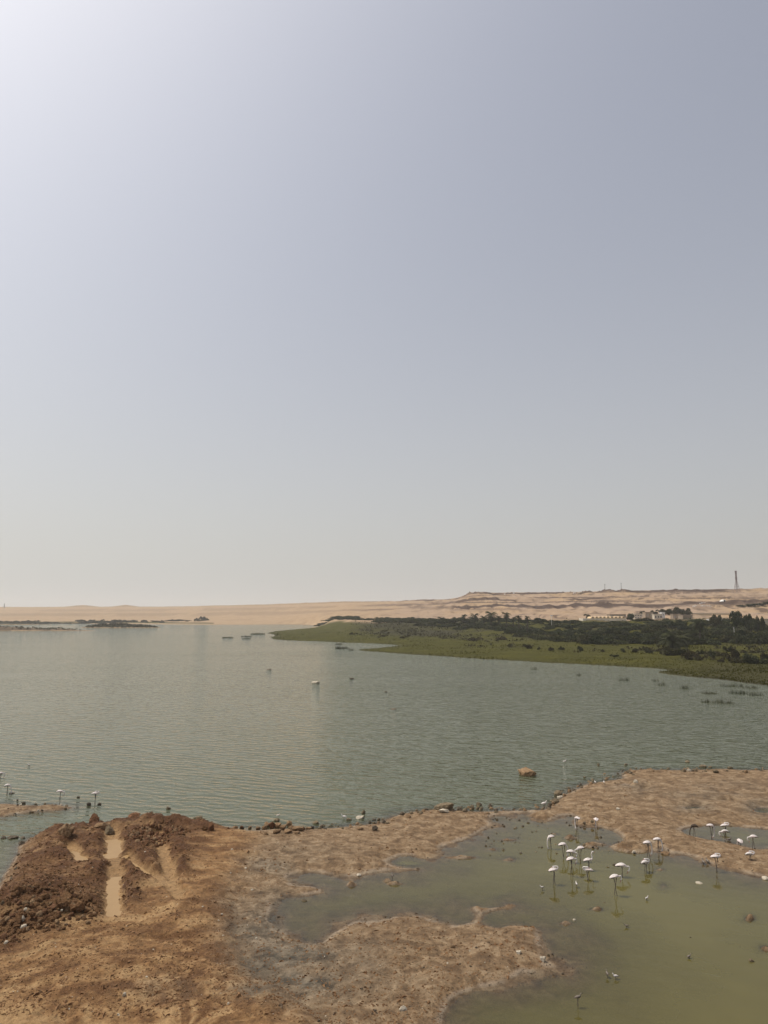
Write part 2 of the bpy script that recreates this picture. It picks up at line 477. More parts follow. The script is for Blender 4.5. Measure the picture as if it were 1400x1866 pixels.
CHURNED = ground_poly([(-40, 1700), (20, 1600), (44, 1545), (66, 1520), (160, 1500), (300, 1490), (375, 1510), (350, 1550), (345, 1600), (250, 1640), (240, 1680), (150, 1700), (60, 1740), (-60, 1790)])
RIM = ground_path([(-25, 1690), (22, 1612), (46, 1568), (70, 1540), (114, 1526), (172, 1519), (240, 1515), (320, 1514), (372, 1517)])
RUTS = [([(203, 1530), (208, 1555), (204, 1574)], .50), ([(212, 1598), (206, 1632), (208, 1684)], .46), ([(124, 1553), (140, 1570), (154, 1584)], .36),
        ([(230, 1572), (250, 1592), (284, 1614)], .28), ([(284, 1532), (300, 1576), (312, 1624)], .36), ([(206, 1580), (210, 1596)], .3), ([(312, 1624), (328, 1660)], .28), ([(284, 1614), (318, 1640)], .22)]
RUTS_W = [(ground_path(p), w) for p, w in RUTS]
RIDGES = [(250, 1568, 40, 20), (325, 1566, 22, 22), (236, 1622, 26, 16), (170, 1606, 34, 16), (176, 1552, 22, 12), (230, 1655, 22, 14), (330, 1600, 18, 14), (105, 1572, 34, 26), (90, 1545, 40, 20)]
MOUNDS = [(1150, 1546, 32, 8, .16), (1077, 1541, 22, 6, .12), (1040, 1527, 14, 4, .12), (1078, 1498, 26, 6, .1), (1210, 1616, 15, 9, .14), (1366, 1674, 13, 8, .16), (1395, 1730, 18, 9, .16),
          (925, 1566, 20, 5, .09), (985, 1487, 20, 8, .14), (706, 1606, 8, 1.5, .06), (720, 1611, 14, 2, .08), (640, 1613, 8, 2, .07), (1012, 1520, 11, 3, .08), (1092, 1570, 12, 3, .06),
          (1200, 1585, 10, 2.5, .05), (1090, 1657, 16, 4, .05), (1030, 1683, 10, 3, .05), (850, 1563, 26, 3, .05), (930, 1530, 18, 4, .06), (902, 1548, 12, 3, .06)]
DIPS = [(1262, 1473, 24, 5, .36), (1394, 1477, 24, 7, .40), (1142, 1433, 12, 4, .34), (742, 1573, 18, 3, .2), (1175, 1440, 10, 3, .3), (1325, 1462, 30, 3, .28)]
GREYS = [(480, 1745, 60, 55, 1.0), (560, 1752, 80, 34, 1.0), (470, 1690, 50, 40, .9), (488, 1586, 40, 14, .8), (560, 1800, 120, 34, .75), (470, 1835, 60, 26, .7), (640, 1760, 70, 40, .5),
         (300, 1835, 60, 24, .45), (560, 1560, 80, 16, .35), (1262, 1476, 34, 12, .8), (1390, 1478, 40, 16, .8), (1150, 1445, 40, 14, .55), (1290, 1455, 90, 12, .45), (500, 1640, 40, 16, .6), (1330, 1440, 80, 14, .3)]

def gauss(px, py, rx, ry, U, V):
    return np.exp(-(((U - px) / rx) ** 2 + ((V - py) / ry) ** 2))

def near(X, Y, attrs=False):
    X = np.asarray(X, float); Y = np.asarray(Y, float)
    U, V = PX(X, Y)
    jag = .30 * fbm(X / 1.6, Y / 2.2, 4, 3) + .10 * fbm(X / .35, Y / .45, 3, 8)
    a = sdf(LAND_A, X, Y); b = sdf(LAND_B, X, Y); c = sdf(ISLET, X, Y); p = sdf(POND, X, Y)
    s = np.maximum(np.maximum(a, np.minimum(b, -p)), c)
    up = sstep(-.6, 1.6, sdf(UPLAND, X, Y) + .5 * fbm(X / 1.2, Y / 1.2, 3, 21))
    sj = s + jag
    pool = sstep(-1.5, 1.5, sdf(POOL, X, Y))
    low = np.where(sj < 0, np.maximum(sj * (.16 - .105 * pool), -1.3 + 1.0 * pool), 0)
    hi = np.where(sj > 0, .20 * (1 - np.exp(-sj / 1.3)) + .03 * (1 - np.exp(-sj / .25)), 0)
    z = low + hi
    land = sstep(0, .8, sj)
    z = z + land * (.10 * fbm(X / 2.8, Y / 2.8, 4, 31) + (.04 + .03 * up) * fbm(X / .5, Y / .5, 4, 41) + .035 * (np.abs(fbm(X / .22, Y / .22, 3, 45)) - .2) + .05)
    z = z + (1 - land) * pool * (.07 * fbm(X / 1.4, Y / 2.0, 5, 51) + .05 * fbm(X / 4.5, Y / 6.0, 3, 53))
    z = z + up * land * (.30 + .14 * fbm(X / 2.2, Y / 2.2, 3, 61))
    # the bulldozed rim and the rubble mounds
    rd = pdist(RIM, X, Y)
    rn = .75 + .5 * fbm(X / 1.1, Y / 1.1, 4, 71)
    rim = np.exp(-(rd / .85) ** 2) * rn
    z = z + .26 * rim * sstep(-.8, .3, s)
    pile1 = gauss(287, 1514, 50, 12, U, V); pile2 = gauss(82, 1664, 62, 34, U, V); pile3 = gauss(10, 1690, 40, 30, U, V)
    z = z + .30 * pile1 + .85 * pile2 + .45 * pile3
    pn = np.maximum(pile1, np.maximum(pile2, .8 * pile3))
    z = z + pn * (.22 * fbm(X / .55, Y / .55, 4, 81))
    rg = np.zeros_like(X)
    for q in RIDGES: rg = np.maximum(rg, gauss(*q, U, V))
    rg = rg * (.72 + .6 * fbm(X / .8, Y / .8, 4, 91))
    z = z + .26 * np.clip(rg, 0, 1.2)
    area = sstep(-.8, .9, sdf(CHURNED, X, Y) + .9 * fbm(X / 1.3, Y / 1.3, 3, 95))
    churn = np.clip(np.maximum(np.maximum(1.5 * rim * up, 1.35 * rg), np.maximum(1.35 * pn, .62 * area)), 0, 1)
    z = z + churn * land * (.13 * fbm(X / .34, Y / .34, 4, 101) + .10 * fbm(X / .9, Y / .9, 4, 105))
    slick = np.zeros_like(X)
    for i, (path, w) in enumerate(RUTS_W):
        d = pdist(path, X, Y) + .22 * fbm(X / .6, Y / .6, 4, 111 + i)
        k = sstep(w * 1.7, w * .35, d)
        z = z * (1 - k) + k * (.30 if i < 5 else .40)
        slick = np.maximum(slick, sstep(.25, .9, k) * .9)
    for (px, py, rx, ry, h) in MOUNDS:
        g = gauss(px, py, rx, ry, U, V)
        z = z + (h + .20) * g * (.8 + .7 * fbm(X / .5, Y / .5, 3, 121))
    cxs, cys = G(335, 1915)[:2]
    rr_ = np.hypot(X - cxs, Y - cys) + .35 * fbm(X / 1.5, Y / 1.5, 2, 191); th = np.arctan2(Y - cys, X - cxs)
    streak = fbm(rr_ / .75, th * 5.0, 5, 195, .6)
    z = z + up * land * .022 * streak * (1 - churn)
    for (px, py, rx, ry, h) in DIPS: z = z - h * gauss(px, py, rx, ry, U, V)
    # a shallow drain curls round the foot of the upland
    drain = np.exp(-(np.abs(pdist(ground_path([(432, 1655), (426, 1700), (436, 1745), (470, 1788), (540, 1826), (590, 1868)]), X, Y)) / .3) ** 2)
    z = z - .10 * drain
    swirl = np.abs(fbm(X / 2.2 + .5 * fbm(X / 3, Y / 3, 2, 7), Y / 2.2, 3, 141))
    flat = land * (1 - up)
    z = z - .035 * flat * sstep(.12, 0, swirl)
    if not attrs: return z
    grey = np.zeros_like(X)
    for (px, py, rx, ry, s_) in GREYS: grey = np.maximum(grey, s_ * gauss(px, py, rx, ry, U, V))
    grey = np.clip(grey * (1.15 + .9 * fbm(X / 1.2, Y / 1.2, 4, 151)), 0, 1)
    churn = np.clip(churn * (1.25 + 1.0 * fbm(X / .7, Y / .7, 4, 161)), 0, 1) * (1 - slick)
    wet = np.clip(sstep(.085, .0, z + .03 * fbm(X / .5, Y / .5, 3, 171)) * .9 + .30 * grey * sstep(.0, .5, fbm(X / 1.5, Y / 1.5, 3, 181) + .25) + .5 * drain * .6, 0, 1)
    return z, dict(upland=up * (1 - .0 * rim), grey=grey, churn=churn, wet=wet, slick=np.clip(slick, 0, 1), streak=np.clip(.5 + .8 * streak, 0, 1), brim=sstep(.02, .045, z) * sstep(.11, .06, z) * sstep(-.1, .25, fbm(X / 1.1, Y / 1.1, 3, 199) + .15) * (1 - up)), pool

NC, NR = 780, 620
sl = np.linspace(-.80, .80, NC)
yr = 17.5 * (98 / 17.5) ** (np.linspace(0, 1, NR))
Yg = np.repeat(yr[:, None], NC, 1); Xg = sl[None, :] * Yg
Zg, at_, poolm = near(Xg, Yg, True)
me = mesh_np('mud_shore', np.stack([Xg, Yg, Zg], -1).reshape(-1, 3), grid_faces(NR, NC), [M['mud']], at_)
tag(put('mud_shore', me), kind='structure')
def lookup(Z, rows, cols, y, c):
    i = min(max(int(np.searchsorted(rows, y)) - 1, 0), len(rows) - 2); j = min(max(int(np.searchsorted(cols, c)) - 1, 0), len(cols) - 2)
    a = min(max((y - rows[i]) / (rows[i + 1] - rows[i]), 0), 1); b = min(max((c - cols[j]) / (cols[j + 1] - cols[j]), 0), 1)
    return float((Z[i, j] * (1 - b) + Z[i, j + 1] * b) * (1 - a) + (Z[i + 1, j] * (1 - b) + Z[i + 1, j + 1] * b) * a)
def nz(x, y): return lookup(Zg, yr, sl, y, x / y)

bed = MB().box(-3500, 3500, -60, 3500, -3.2, -2.2).mesh('ground', M['bed'])
tag(put('ground', bed), kind='structure')

# ------------------------------------------------------------------ water of lake and pool: one sheet
WR, WC = 430, 420
wy = np.concatenate([15.0 * (98 / 15.0) ** np.linspace(0, 1, WR), 98 * (3300 / 98.0) ** np.linspace(0, 1, 70)[1:]])
ws = np.concatenate([[-3, -2, -1.3, -1.0], np.linspace(-.82, .82, WC), [1.0, 1.3, 2, 3]])
Yw = np.repeat(wy[:, None], len(ws), 1); Xw = ws[None, :] * Yw
ny = WR
dep = np.full(Yw.shape, 1.5); dep[:ny] = np.maximum(-near(Xw[:ny], Yw[:ny]), 0)
calm = np.zeros(Yw.shape)
calm[:ny] = np.maximum(sstep(-1.2, 2.2, sdf(POOL, Xw[:ny], Yw[:ny])), .55 * sstep(-.5, 1.5, sdf(LEE, Xw[:ny], Yw[:ny])))
me = mesh_np('water', np.stack([Xw, Yw, np.zeros_like(Xw)], -1).reshape(-1, 3), grid_faces(len(wy), len(ws)), [M['water']], dict(depth=dep, calm=calm))
tag(put('water', me), kind='structure')

# milky puddles standing in the wheel ruts
for i, (path, w) in enumerate(RUTS[:4]):
    P = [Vector(G(a, b, .345)) for a, b in path]
    n = 22; left, right = [], []
    for k in range(n + 1):
        t = k / n * (len(P) - 1); j = min(int(t), len(P) - 2); p = P[j].lerp(P[j + 1], t - j)
        dirv = (P[j + 1] - P[j]).normalized(); nn = Vector((-dirv.y, dirv.x, 0))
        ww = w * 1.7 * math.sin(math.pi * min(max((k + 1.2) / (n + 2.4), 0), 1)) ** .4
        left.append(p + nn * ww); right.append(p - nn * ww)
    V = [tuple(a) for pr in zip(left, right) for a in pr]
    Fc = [(2 * k, 2 * k + 1, 2 * k + 3, 2 * k + 2) for k in range(n)]
    o = put('puddle', mesh_np('puddle', np.array(V), np.array(Fc), [M['puddle']]))
    tag(o, kind='structure')

# ------------------------------------------------------------------ far shore: marsh, dunes and the terraced plateau
FAR = chaikin([G(a, b)[:2] for a, b in [(-900, 1137), (-300, 1137), (0, 1136.5), (200, 1136.5), (330, 1138), (440, 1138.5), (540, 1137.5), (590, 1140), (560, 1145), (525, 1148), (484, 1152.5),
    (505, 1157), (487, 1164.5), (525, 1167), (600, 1170), (660, 1172), (738, 1175.5), (700, 1179.5), (643, 1184), (665, 1187), (720, 1190.5), (800, 1196), (860, 1199.5), (960, 1206),
    (1100, 1213), (1188, 1217.5), (1236, 1222), (1192, 1224), (1245, 1232), (1322, 1239), (1400, 1250), (1600, 1277), (2200, 1360)]] + [(6000, 150), (6000, 5000), (-6000, 5000), (-6000, 1100)], 1)
SKY = np.array([(-900, 1108), (-200, 1107), (0, 1106), (118, 1106), (150, 1102.8), (182, 1106), (203, 1105.5), (228, 1102.3), (254, 1106), (380, 1104), (490, 1101.5), (570, 1098.5), (600, 1097), (650, 1096),
    (720, 1095.5), (752, 1093), (822, 1092), (838, 1088), (856, 1080.5), (900, 1080), (1040, 1079), (1100, 1078), (1160, 1076.5), (1250, 1075), (1320, 1073.2), (1400, 1072.5), (2000, 1068)])
# per station: (depth, sighting row) of marsh edge, rise, slope foot, bench base/top, second bench base/top, cap base, brow
ST = {-900: [(1100, None), (1180, 1132), (1300, 1128), (1480, 1123), (1600, 1119), (1750, 1115), (1850, 1112.5), (2040, 1108.5), (2060, 0)],
      300: [(1080, None), (1180, 1131), (1300, 1127), (1450, 1121), (1560, 1117), (1700, 1113), (1800, 1110), (1980, 1106), (2000, 0)],
      500: [(1000, None), (1050, 1133), (1150, 1128), (1300, 1119), (1400, 1115), (1500, 1110), (1600, 1107), (1730, 1103.5), (1750, 0)],
      640: [(460, None), (620, 1133), (800, 1125), (1000, 1113), (1020, 1111), (1150, 1106), (1180, 1104), (1380, 1098), (1400, 0)],
      790: [(440, None), (560, 1132), (700, 1121), (850, 1108.5), (870, 1105.5), (1000, 1102), (1030, 1099.5), (1230, 1095), (1245, 0)],
      825: [(435, None), (550, 1131), (680, 1119), (800, 1107), (816, 1102), (930, 1098.5), (945, 1096), (1120, 1093.5), (1130, 0)],
      862: [(430, None), (540, 1131), (660, 1119), (770, 1106.5), (784, 1101.5), (860, 1096), (872, 1092), (960, 1083.5), (968, 0)],
      1000: [(360, None), (500, 1134), (600, 1122), (720, 1106), (734, 1100.5), (810, 1094), (822, 1090), (915, 1082), (922, 0)],
      1150: [(320, None), (470, 1133), (560, 1122), (690, 1103.5), (700, 1099), (780, 1091.5), (790, 1087.5), (885, 1080), (892, 0)],
      1230: [(310, None), (460, 1132), (550, 1122), (660, 1101), (668, 1097), (760, 1090), (770, 1086), (860, 1078.5), (867, 0)],
      1400: [(300, None), (450, 1130), (540, 1122), (640, 1097.5), (650, 1094.5), (740, 1089), (752, 1084), (840, 1077), (848, 0)],
      2000: [(300, None), (450, 1130), (540, 1121), (640, 1095), (650, 1091), (740, 1086), (752, 1080), (840, 1073), (848, 0)]}
SPX = np.array(sorted(ST)); SD = np.array([[c[0] for c in ST[p]] for p in SPX], float)
SY = np.array([[c[1] if c[1] else 0 for c in ST[p]] for p in SPX], float)
def far(X, Y, attrs=False):
    X = np.asarray(X, float); Y = np.asarray(Y, float)
    U = 700 + F_PX * X / (np.maximum(Y, 1) * cP)
    wob = 1 + .035 * fbm(X / 70, Y / 70, 4, 201) * sstep(350, 600, Y)
    D = Y * wob
    sky_y = np.interp(U, SKY[:, 0], SKY[:, 1])
    kd = [np.interp(U, SPX, SD[:, i]) for i in range(9)]
    kz = []
    for i in range(9):
        if i == 0: kz.append(np.full(X.shape, 1.6)); continue
        yy = sky_y if i == 8 else np.interp(U, SPX, SY[:, i])
        kz.append(CAM_H + kd[i] * (1120 - yy) / F_PX)
    z = np.full(X.shape, 1.0)
    z = np.where(D < kd[0], .35 + 1.25 * np.clip(D / kd[0], 0, 1) ** 3, z)
    for i in range(8):
        t = (D - kd[i]) / (kd[i + 1] - kd[i])
        m = (t >= 0) & (t < 1)
        z = np.where(m, kz[i] + (kz[i + 1] - kz[i]) * t, z)
    z = np.where(D >= kd[8], kz[8] - .6 * (1 - np.exp(-(D - kd[8]) / 40)), z)
    s = sdf(FAR, X, Y)
    s = s + np.minimum(.015 * Y, 6) * fbm(X / 9, Y / 22, 4, 211) * .55
    onhill = sstep(0, 120, D - kd[0])
    z = z + onhill * (4.0 * sstep(640, 860, U) * (np.abs(fbm(X / 13, Y / 90, 4, 331)) - .25) + (1.0 + 1.8 * sstep(600, 860, U)) * fbm(X / 40, Y / 60, 5, 221) + .5 * fbm(X / 9, Y / 12, 3, 231)) * np.clip(.25 + (D < kd[8]), 0, 1)
    z = z + .25 * fbm(X / 12, Y / 12, 4, 241) * (1 - onhill)
    saw = z / 4.2 + .5 * fbm(X / 60, Y / 60, 3, 321); z = z + sstep(700, 880, U) * onhill * (D < kd[8]) * 1.1 * (sstep(.55, .8, saw - np.floor(saw)) - (saw - np.floor(saw)))
    z = np.where(s > 0, .05 + (z - .05) * sstep(0, 22, s), np.maximum(s * .12, -2.0))
    if not attrs: return z
    cl = np.zeros(X.shape)
    for i, w in ((3, 1.0), (5, .95), (7, 1.0)):
        span = kd[i + 1] - kd[i]
        c = sstep(-.9, .1, (D - kd[i]) / span) * sstep(1.15, .9, (D - kd[i]) / span)
        brk = sstep(-.55 if i != 5 else -.25, -.2 if i != 5 else .05, fbm(X / 55, Y / 400, 4, 251 + i) + .12 * fbm(X / 8, Y / 30, 3, 261 + i))
        cl = np.maximum(cl, w * c * brk)
    right = sstep(560, 860, U)
    rock = cl * (.25 + .75 * right)
    spots = sstep(.26, .44, fbm(X / 26, Y / 40, 5, 271)) * onhill * (D < kd[8]) * (.25 + .6 * right)
    fine = sstep(.22, .40, fbm(X / 11, Y / 16, 4, 275)) * sstep(-.1, .3, fbm(X / 60, Y / 60, 3, 277) + .1) * onhill * (D < kd[8]) * right
    rock = np.clip(np.maximum(rock, np.maximum(spots * .45, fine * .8)), 0, 1)
    strata = sstep(.16, .27, fbm(X / 110, z / 2.0, 4, 311) + .16 * fbm(X / 9, Y / 14, 3, 313)) * onhill * (D < kd[8] + 4) * sstep(700, 880, U) * sstep(15, 20, z)
    rock = np.clip(np.maximum(rock, .85 * strata), 0, 1)
    scree = onhill * right * sstep(-.2, .4, fbm(X / 35, Y / 60, 4, 281) + .2)
    edge = np.interp(U, [-900, 500, 560, 620, 700, 800, 1000, 2000], [-200, -200, -60, 120, 90, 90, 120, 120])
    veg = np.where(U < 470, sstep(5, 25, s) * sstep(80, 40, s) * (U < 390), sstep(-80, -10, kd[0] + edge - D))
    veg = veg * np.where(U < 470, sstep(.0, 5, s), sstep(-3, -1, s)) * np.clip(1.35 + .5 * fbm(X / 20, Y / 20, 3, 291), 0, 1)
    brush = np.clip(sstep(45, 90, s) * sstep(900, 700, U) + .7 * sstep(.05, .4, fbm(X / 16, Y / 24, 4, 301)) * sstep(30, 70, s) + .55 * sstep(6, 0, s) + .7 * sstep(1180, 1330, U) * sstep(45, 10, s), 0, 1)
    return z, dict(rock=rock, scree=scree, veg=veg, brush=brush), s

cpx = np.concatenate([np.arange(-520, -40, 8.0), np.arange(-40, 1440, 1.9), np.arange(1440, 1920, 8.0)])
rws = np.concatenate([112 * (450 / 112.0) ** np.linspace(0, 1, 110)[:-1], np.arange(450, 1100, 2.6), np.arange(1100, 2100, 9.0), np.arange(2100, 3300, 80.0)])
Yf = np.repeat(rws[:, None], len(cpx), 1); Xf = Yf * ((cpx - 700) / F_PX * cP)[None, :]
Zf, af, sf = far(Xf, Yf, True)
me = mesh_np('hills', np.stack([Xf, Yf, Zf], -1).reshape(-1, 3), grid_faces(len(rws), len(cpx)), [M['hills']], af)
tag(put('hills', me), kind='structure')
def fz(x, y): return lookup(Zf, rws, cpx, y, 700 + F_PX * x / (y * cP))

def scrub_island(px0, px1, base, top, rocky, seed, depth_ratio=.35):
    """a low island: bumpy ground with its own scrub"""
    x0, y0, _ = G(px0, base); x1, _, _ = G(px1, base)
    w = (x1 - x0) / 2; dp = max(w * depth_ratio, 6)
    h = (base - top) / PPM(y0)
    cx, cy = (x0 + x1) / 2, y0 + dp
    n, m = 90, 34
    u = np.linspace(-1.12, 1.12, n); v = np.linspace(-1.15, 1.15, m)
    A, B = np.meshgrid(u, v)
    X, Y = cx + A * w, cy + B * dp
    r = np.sqrt(A ** 2 + B ** 2) + .22 * fbm(X / (w * .3), Y / (dp * .6), 4, seed)
    Z = np.where(r < 1, h * (1 - r ** 2) ** .6 * (.8 + .5 * fbm(X / (w * .12), Y / dp, 3, seed + 9)) * np.interp(A, [-1.12, -.3, .4, 1.12], [1, 1, .75, .3]), -(r - 1) * 3)
    on = (r < .97).astype(float)
    me = mesh_np('island', np.stack([X, Y, Z], -1).reshape(-1, 3), grid_faces(m, n), [M['hills']],
                 dict(rock=on * (.55 if rocky else .1), scree=on * .8, veg=on * (0.35 if rocky else 1.0), brush=on * .9))
    tag(put('island', me), kind='structure')
    return cx, cy, w, dp, h, (X, Y, Z, r)

def leaf_cards(P, size, up=.4, seed=0, aspect=1.0):
    """one randomly turned quad per point"""
    g = np.random.default_rng(seed)
    n = len(P)
    a = g.normal(size=(n, 3)); a /= np.linalg.norm(a, axis=1)[:, None]
    b = g.normal(size=(n, 3)); b[:, 2] += up
    b -= a * (a * b).sum(1)[:, None]; b /= np.linalg.norm(b, axis=1)[:, None]
    s = size * g.uniform(.6, 1.35, (n, 1))
    V = np.stack([P - a * s - b * s * aspect * .3, P + a * s * .6 - b * s * aspect, P + a * s + b * s * aspect * .4, P - a * s * .5 + b * s * aspect], 1).reshape(-1, 3)
    return V, np.arange(4 * n).reshape(n, 4)

isl = [scrub_island(-260, 72, 1138.5, 1130.5, False, 5, .12), scrub_island(-200, 158, 1149.5, 1140.5, True, 6, .10), scrub_island(148, 287, 1144.2, 1136.5, False, 7, .25)]
for k, (cx, cy, w, dp, h, (X, Y, Z, r)) in enumerate(isl):
    ok = np.argwhere(r < .9)
    sel = ok[rng.integers(0, len(ok), 1500 if k != 1 else 450)]
    P = np.stack([X[sel[:, 0], sel[:, 1]], Y[sel[:, 0], sel[:, 1]], Z[sel[:, 0], sel[:, 1]] + .3], -1) + rng.normal(size=(len(sel), 3)) * [w * .02, dp * .05, .25]
    V, Fc = leaf_cards(P, .7, seed=k)
    tag(put('island_scrub', mesh_np('island_scrub', V, Fc, [M['leaf_brown']])), 'low dark scrub covering the far left islands', 'scrub', kind='stuff')

# ------------------------------------------------------------------ foliage
def crown_mesh(name, mat, n_leaf, seed, flat=.75, lobes=12, leaf=.085, skirt=False):
    g = np.random.default_rng(seed)
    c = g.normal(size=(lobes, 3)) * [.48, .48, .30 * flat]
    c[:, 2] = np.abs(c[:, 2]) * (1.1 if not skirt else 1.3) + (.0 if skirt else .15)
    rad = g.uniform(.28, .5, lobes)
    idx = g.integers(0, lobes, n_leaf)
    d = g.normal(size=(n_leaf, 3)); d /= np.linalg.norm(d, axis=1)[:, None]
    d[:, 2] = np.where(d[:, 2] < -.25, -d[:, 2] * .6, d[:, 2])
    P = c[idx] + d * (rad[idx] * g.uniform(.55, 1.08, n_leaf) ** .6)[:, None] * [1, 1, flat]
    if skirt: P[:, 2] = np.abs(P[:, 2])
    P[:, 2] -= P[:, 2].min(); P[:, 2] /= P[:, 2].max()
    P[:, :2] /= np.percentile(np.abs(P[:, :2]), 97)
    V, Fc = leaf_cards(P, leaf, seed=seed + 1)
    return mesh_np(name, V, Fc, [mat], smooth=False)
def trunk_mesh(name, seed):
    g = random.Random(seed)
    mb = MB().tube([(0, 0, -.06), (.02, .01, .15), (.0, .03, .4), (.03, 0, .62)], [.055, .042, .034, .015], 7)
    for k in range(5):
        a = k * 1.26 + g.random(); z0 = .16 + .08 * k
        mb.tube([(.01, .01, z0), (.2 * math.cos(a), .2 * math.sin(a), z0 + .16), (.42 * math.cos(a), .42 * math.sin(a), z0 + .3)], [.024, .016, .005], 5)
    return mb.mesh(name, M['bark'], True)
CROWN = [crown_mesh('crown', M['leaf'], 1700, 100 + k, .8, 11 + k, .085) for k in range(4)]
CROWN_S = [crown_mesh('crown', M['leaf'], 2000, 190 + k, .8, 13 + k, .085, True) for k in range(4)]
CROWN_SO = [crown_mesh('crown', M['leaf_olive'], 1800, 195 + k, .75, 12, .085, True) for k in range(3)]
CROWN_O = [crown_mesh('crown', M['leaf_olive'], 1300, 130 + k, .7, 10, .085) for k in range(3)]
BUSH = [crown_mesh('foliage', M['leaf'], 800, 150 + k, .6, 8, .10, True) for k in range(3)]
BUSH_O = [crown_mesh('foliage', M['leaf_olive'], 800, 160 + k, .6, 8, .10, True) for k in range(3)]
BUSH_B = [crown_mesh('foliage', M['leaf_brown'], 700, 170 + k, .6, 8, .10, True) for k in range(3)]
TRUNK = [trunk_mesh('trunk', k) for k in range(3)]
def tree(px, d, top, wpx, kind, label, group, name='tree', drop=.8):
    """a broad tree: trunk and limbs carry the crown"""
    x = XF(px, d); z = fz(x, d)
    H = max(AT(px, top, d)[2] - z, 2.0)
    W = wpx / PPM(d) / 2
    root = empty(name, (x, d, z - .1), random.random() * 6.28)
    tag(root, label, 'tree', group)
    cr = {'dark': CROWN, 'olive': CROWN_O, 'dark_low': CROWN_S, 'olive_low': CROWN_SO}[kind]
    put('crown', random.choice(cr), root, (0, 0, H * (1 - drop)), (0, 0, 0), (W, W * random.uniform(.85, 1.15), H * drop))
    put('trunk', random.choice(TRUNK), root, (0, 0, 0), (0, 0, 0), (W * .9, W * .9, H * .95))
    return root
STEMS = MB()
for k in range(7):
    a = k * .9
    STEMS.tube([(.03 * math.cos(a), .03 * math.sin(a), -.1), (.25 * math.cos(a), .25 * math.sin(a), .35), (.45 * math.cos(a), .45 * math.sin(a), .7)], [.03, .02, .006], 5)
STEMS = STEMS.mesh('stems', M['bark'], True)
def shrub(px, py, wpx, hpx, kind, label, group=None, name='shrub', d=None):
    if d is None:
        x, d, _ = G(px, py, 1.0)
        for _ in range(3): x, d, _ = G(px, py, fz(x, d))
    else: x = XF(px, d)
    z = fz(x, d)
    W, H = wpx / PPM(d) / 2, hpx / PPM(d)
    root = empty(name, (x, d, z - .05), random.random() * 6.28)
    tag(root, label, 'shrub', group)
    put('foliage', random.choice({'dark': BUSH, 'olive': BUSH_O, 'brown': BUSH_B}[kind]), root, (0, 0, 0), (0, 0, 0), (W, W, H))
    put('stems', STEMS, root, (0, 0, 0), (0, 0, 0), (W, W, H))
    return root

# date palms
def palm_crown(seed, n=34, L=1.0):
    g = random.Random(seed); V, Fc = [], []
    for k in range(n):
        az = g.random() * 6.283; el = g.uniform(-.75, 1.25); ln = L * g.uniform(.8, 1.1)
        u = Vector((math.cos(az), math.sin(az), 0)); side = Vector((-u.y, u.x, 0))
        pts = []; p = Vector((0, 0, 0)); e = el
        for s_ in range(8):
            pts.append((p.copy(), e)); p = p + (u * math.cos(e) + Vector((0, 0, 1)) * math.sin(e)) * (ln / 7); e -= .23
        for s_ in range(7):
            (a, ea), (b, eb) = pts[s_], pts[s_ + 1]
            wl_ = ln * .17 * math.sin(math.pi * (s_ + .9) / 8.2)
            for sg in (-1, 1):
                for q in (0, .5):
                    a2, b2 = a.lerp(b, q), a.lerp(b, q + .34)
                    off = side * (sg * wl_) + (b - a) * .9 + Vector((0, 0, -wl_ * .55))
                    i = len(V); V += [tuple(a2), tuple(b2), tuple(b2 + off), tuple(a2 + off * .9)]; Fc.append((i, i + 1, i + 2, i + 3))
    return mesh_np('fronds', np.array(V), np.array(Fc), [M['palm_leaf']], smooth=False)
PALM_C = [palm_crown(k) for k in range(3)]
pt = [(0, 0, -.05), (.01, 0, .3), (.02, .01, .6), (.015, .01, .9), (.01, .01, 1.0)]
PALM_T = MB().tube(pt, [.034, .028, .026, .030, .024], 8).mesh('trunk', M['bark'], True)
SKIRT = crown_mesh('dead_fronds', M['leaf_brown'], 160, 300, 1.2, 4, .2)
def palm(px, d, top, label, group, crown_px=15, name='palm_tree'):
    x = XF(px, d); z = fz(x, d)
    Rr = crown_px / PPM(d) / 2 * 1.5
    H = AT(px, top, d)[2] - z - Rr * .6
    root = empty(name, (x, d, z - .1), random.random() * 6.28)
    tag(root, label, 'palm tree', group)
    put('trunk', PALM_T, root, (0, 0, 0), (0, 0, 0), (11, 11, H))
    put('fronds', random.choice(PALM_C), root, (.01 * 11, .01 * 11, H), (0, 0, 0), (Rr, Rr, Rr))
    put('dead_fronds', SKIRT, root, (.1, .1, H - Rr * .75), (0, 0, 0), (Rr * .35, Rr * .35, Rr * .7))
    return root

TOPS = np.array([(560, 1134), (600, 1128.5), (640, 1127), (668, 1133), (690, 1131), (720, 1127), (760, 1128), (800, 1129), (850, 1131), (900, 1131), (960, 1133), (1000, 1139), (1060, 1140), (1100, 1133),
                 (1150, 1131), (1200, 1128), (1250, 1131), (1290, 1132), (1330, 1128), (1400, 1134), (1500, 1130)])
FRONT = np.array([(560, 1144), (600, 1142), (700, 1150), (800, 1156), (900, 1160), (1000, 1172), (1100, 1180), (1200, 1182), (1300, 1180), (1400, 1180), (1500, 1182)])
ZONES = [(0, 690, 'bushy tree beside the sand at the left end of the green belt', 'trees at the left end of the belt'),
         (690, 830, 'dark rounded tree in the belt left of the palm grove', 'trees left of the palm grove'),
         (830, 990, 'dark tree packed among the date palms of the grove', 'trees among the palms'),
         (990, 1190, 'dark green tree in the thicket below the vaulted building', 'thicket trees below the vaulted building'),
         (1190, 1300, 'dark green tree in the thicket around the near palms', 'thicket trees round the near palms'),
         (1300, 3000, 'dark green tree in the thicket at the right edge', 'thicket trees at the right edge')]
def zone(px):
    for a, b, l, g_ in ZONES:
        if a <= px < b: return l, g_
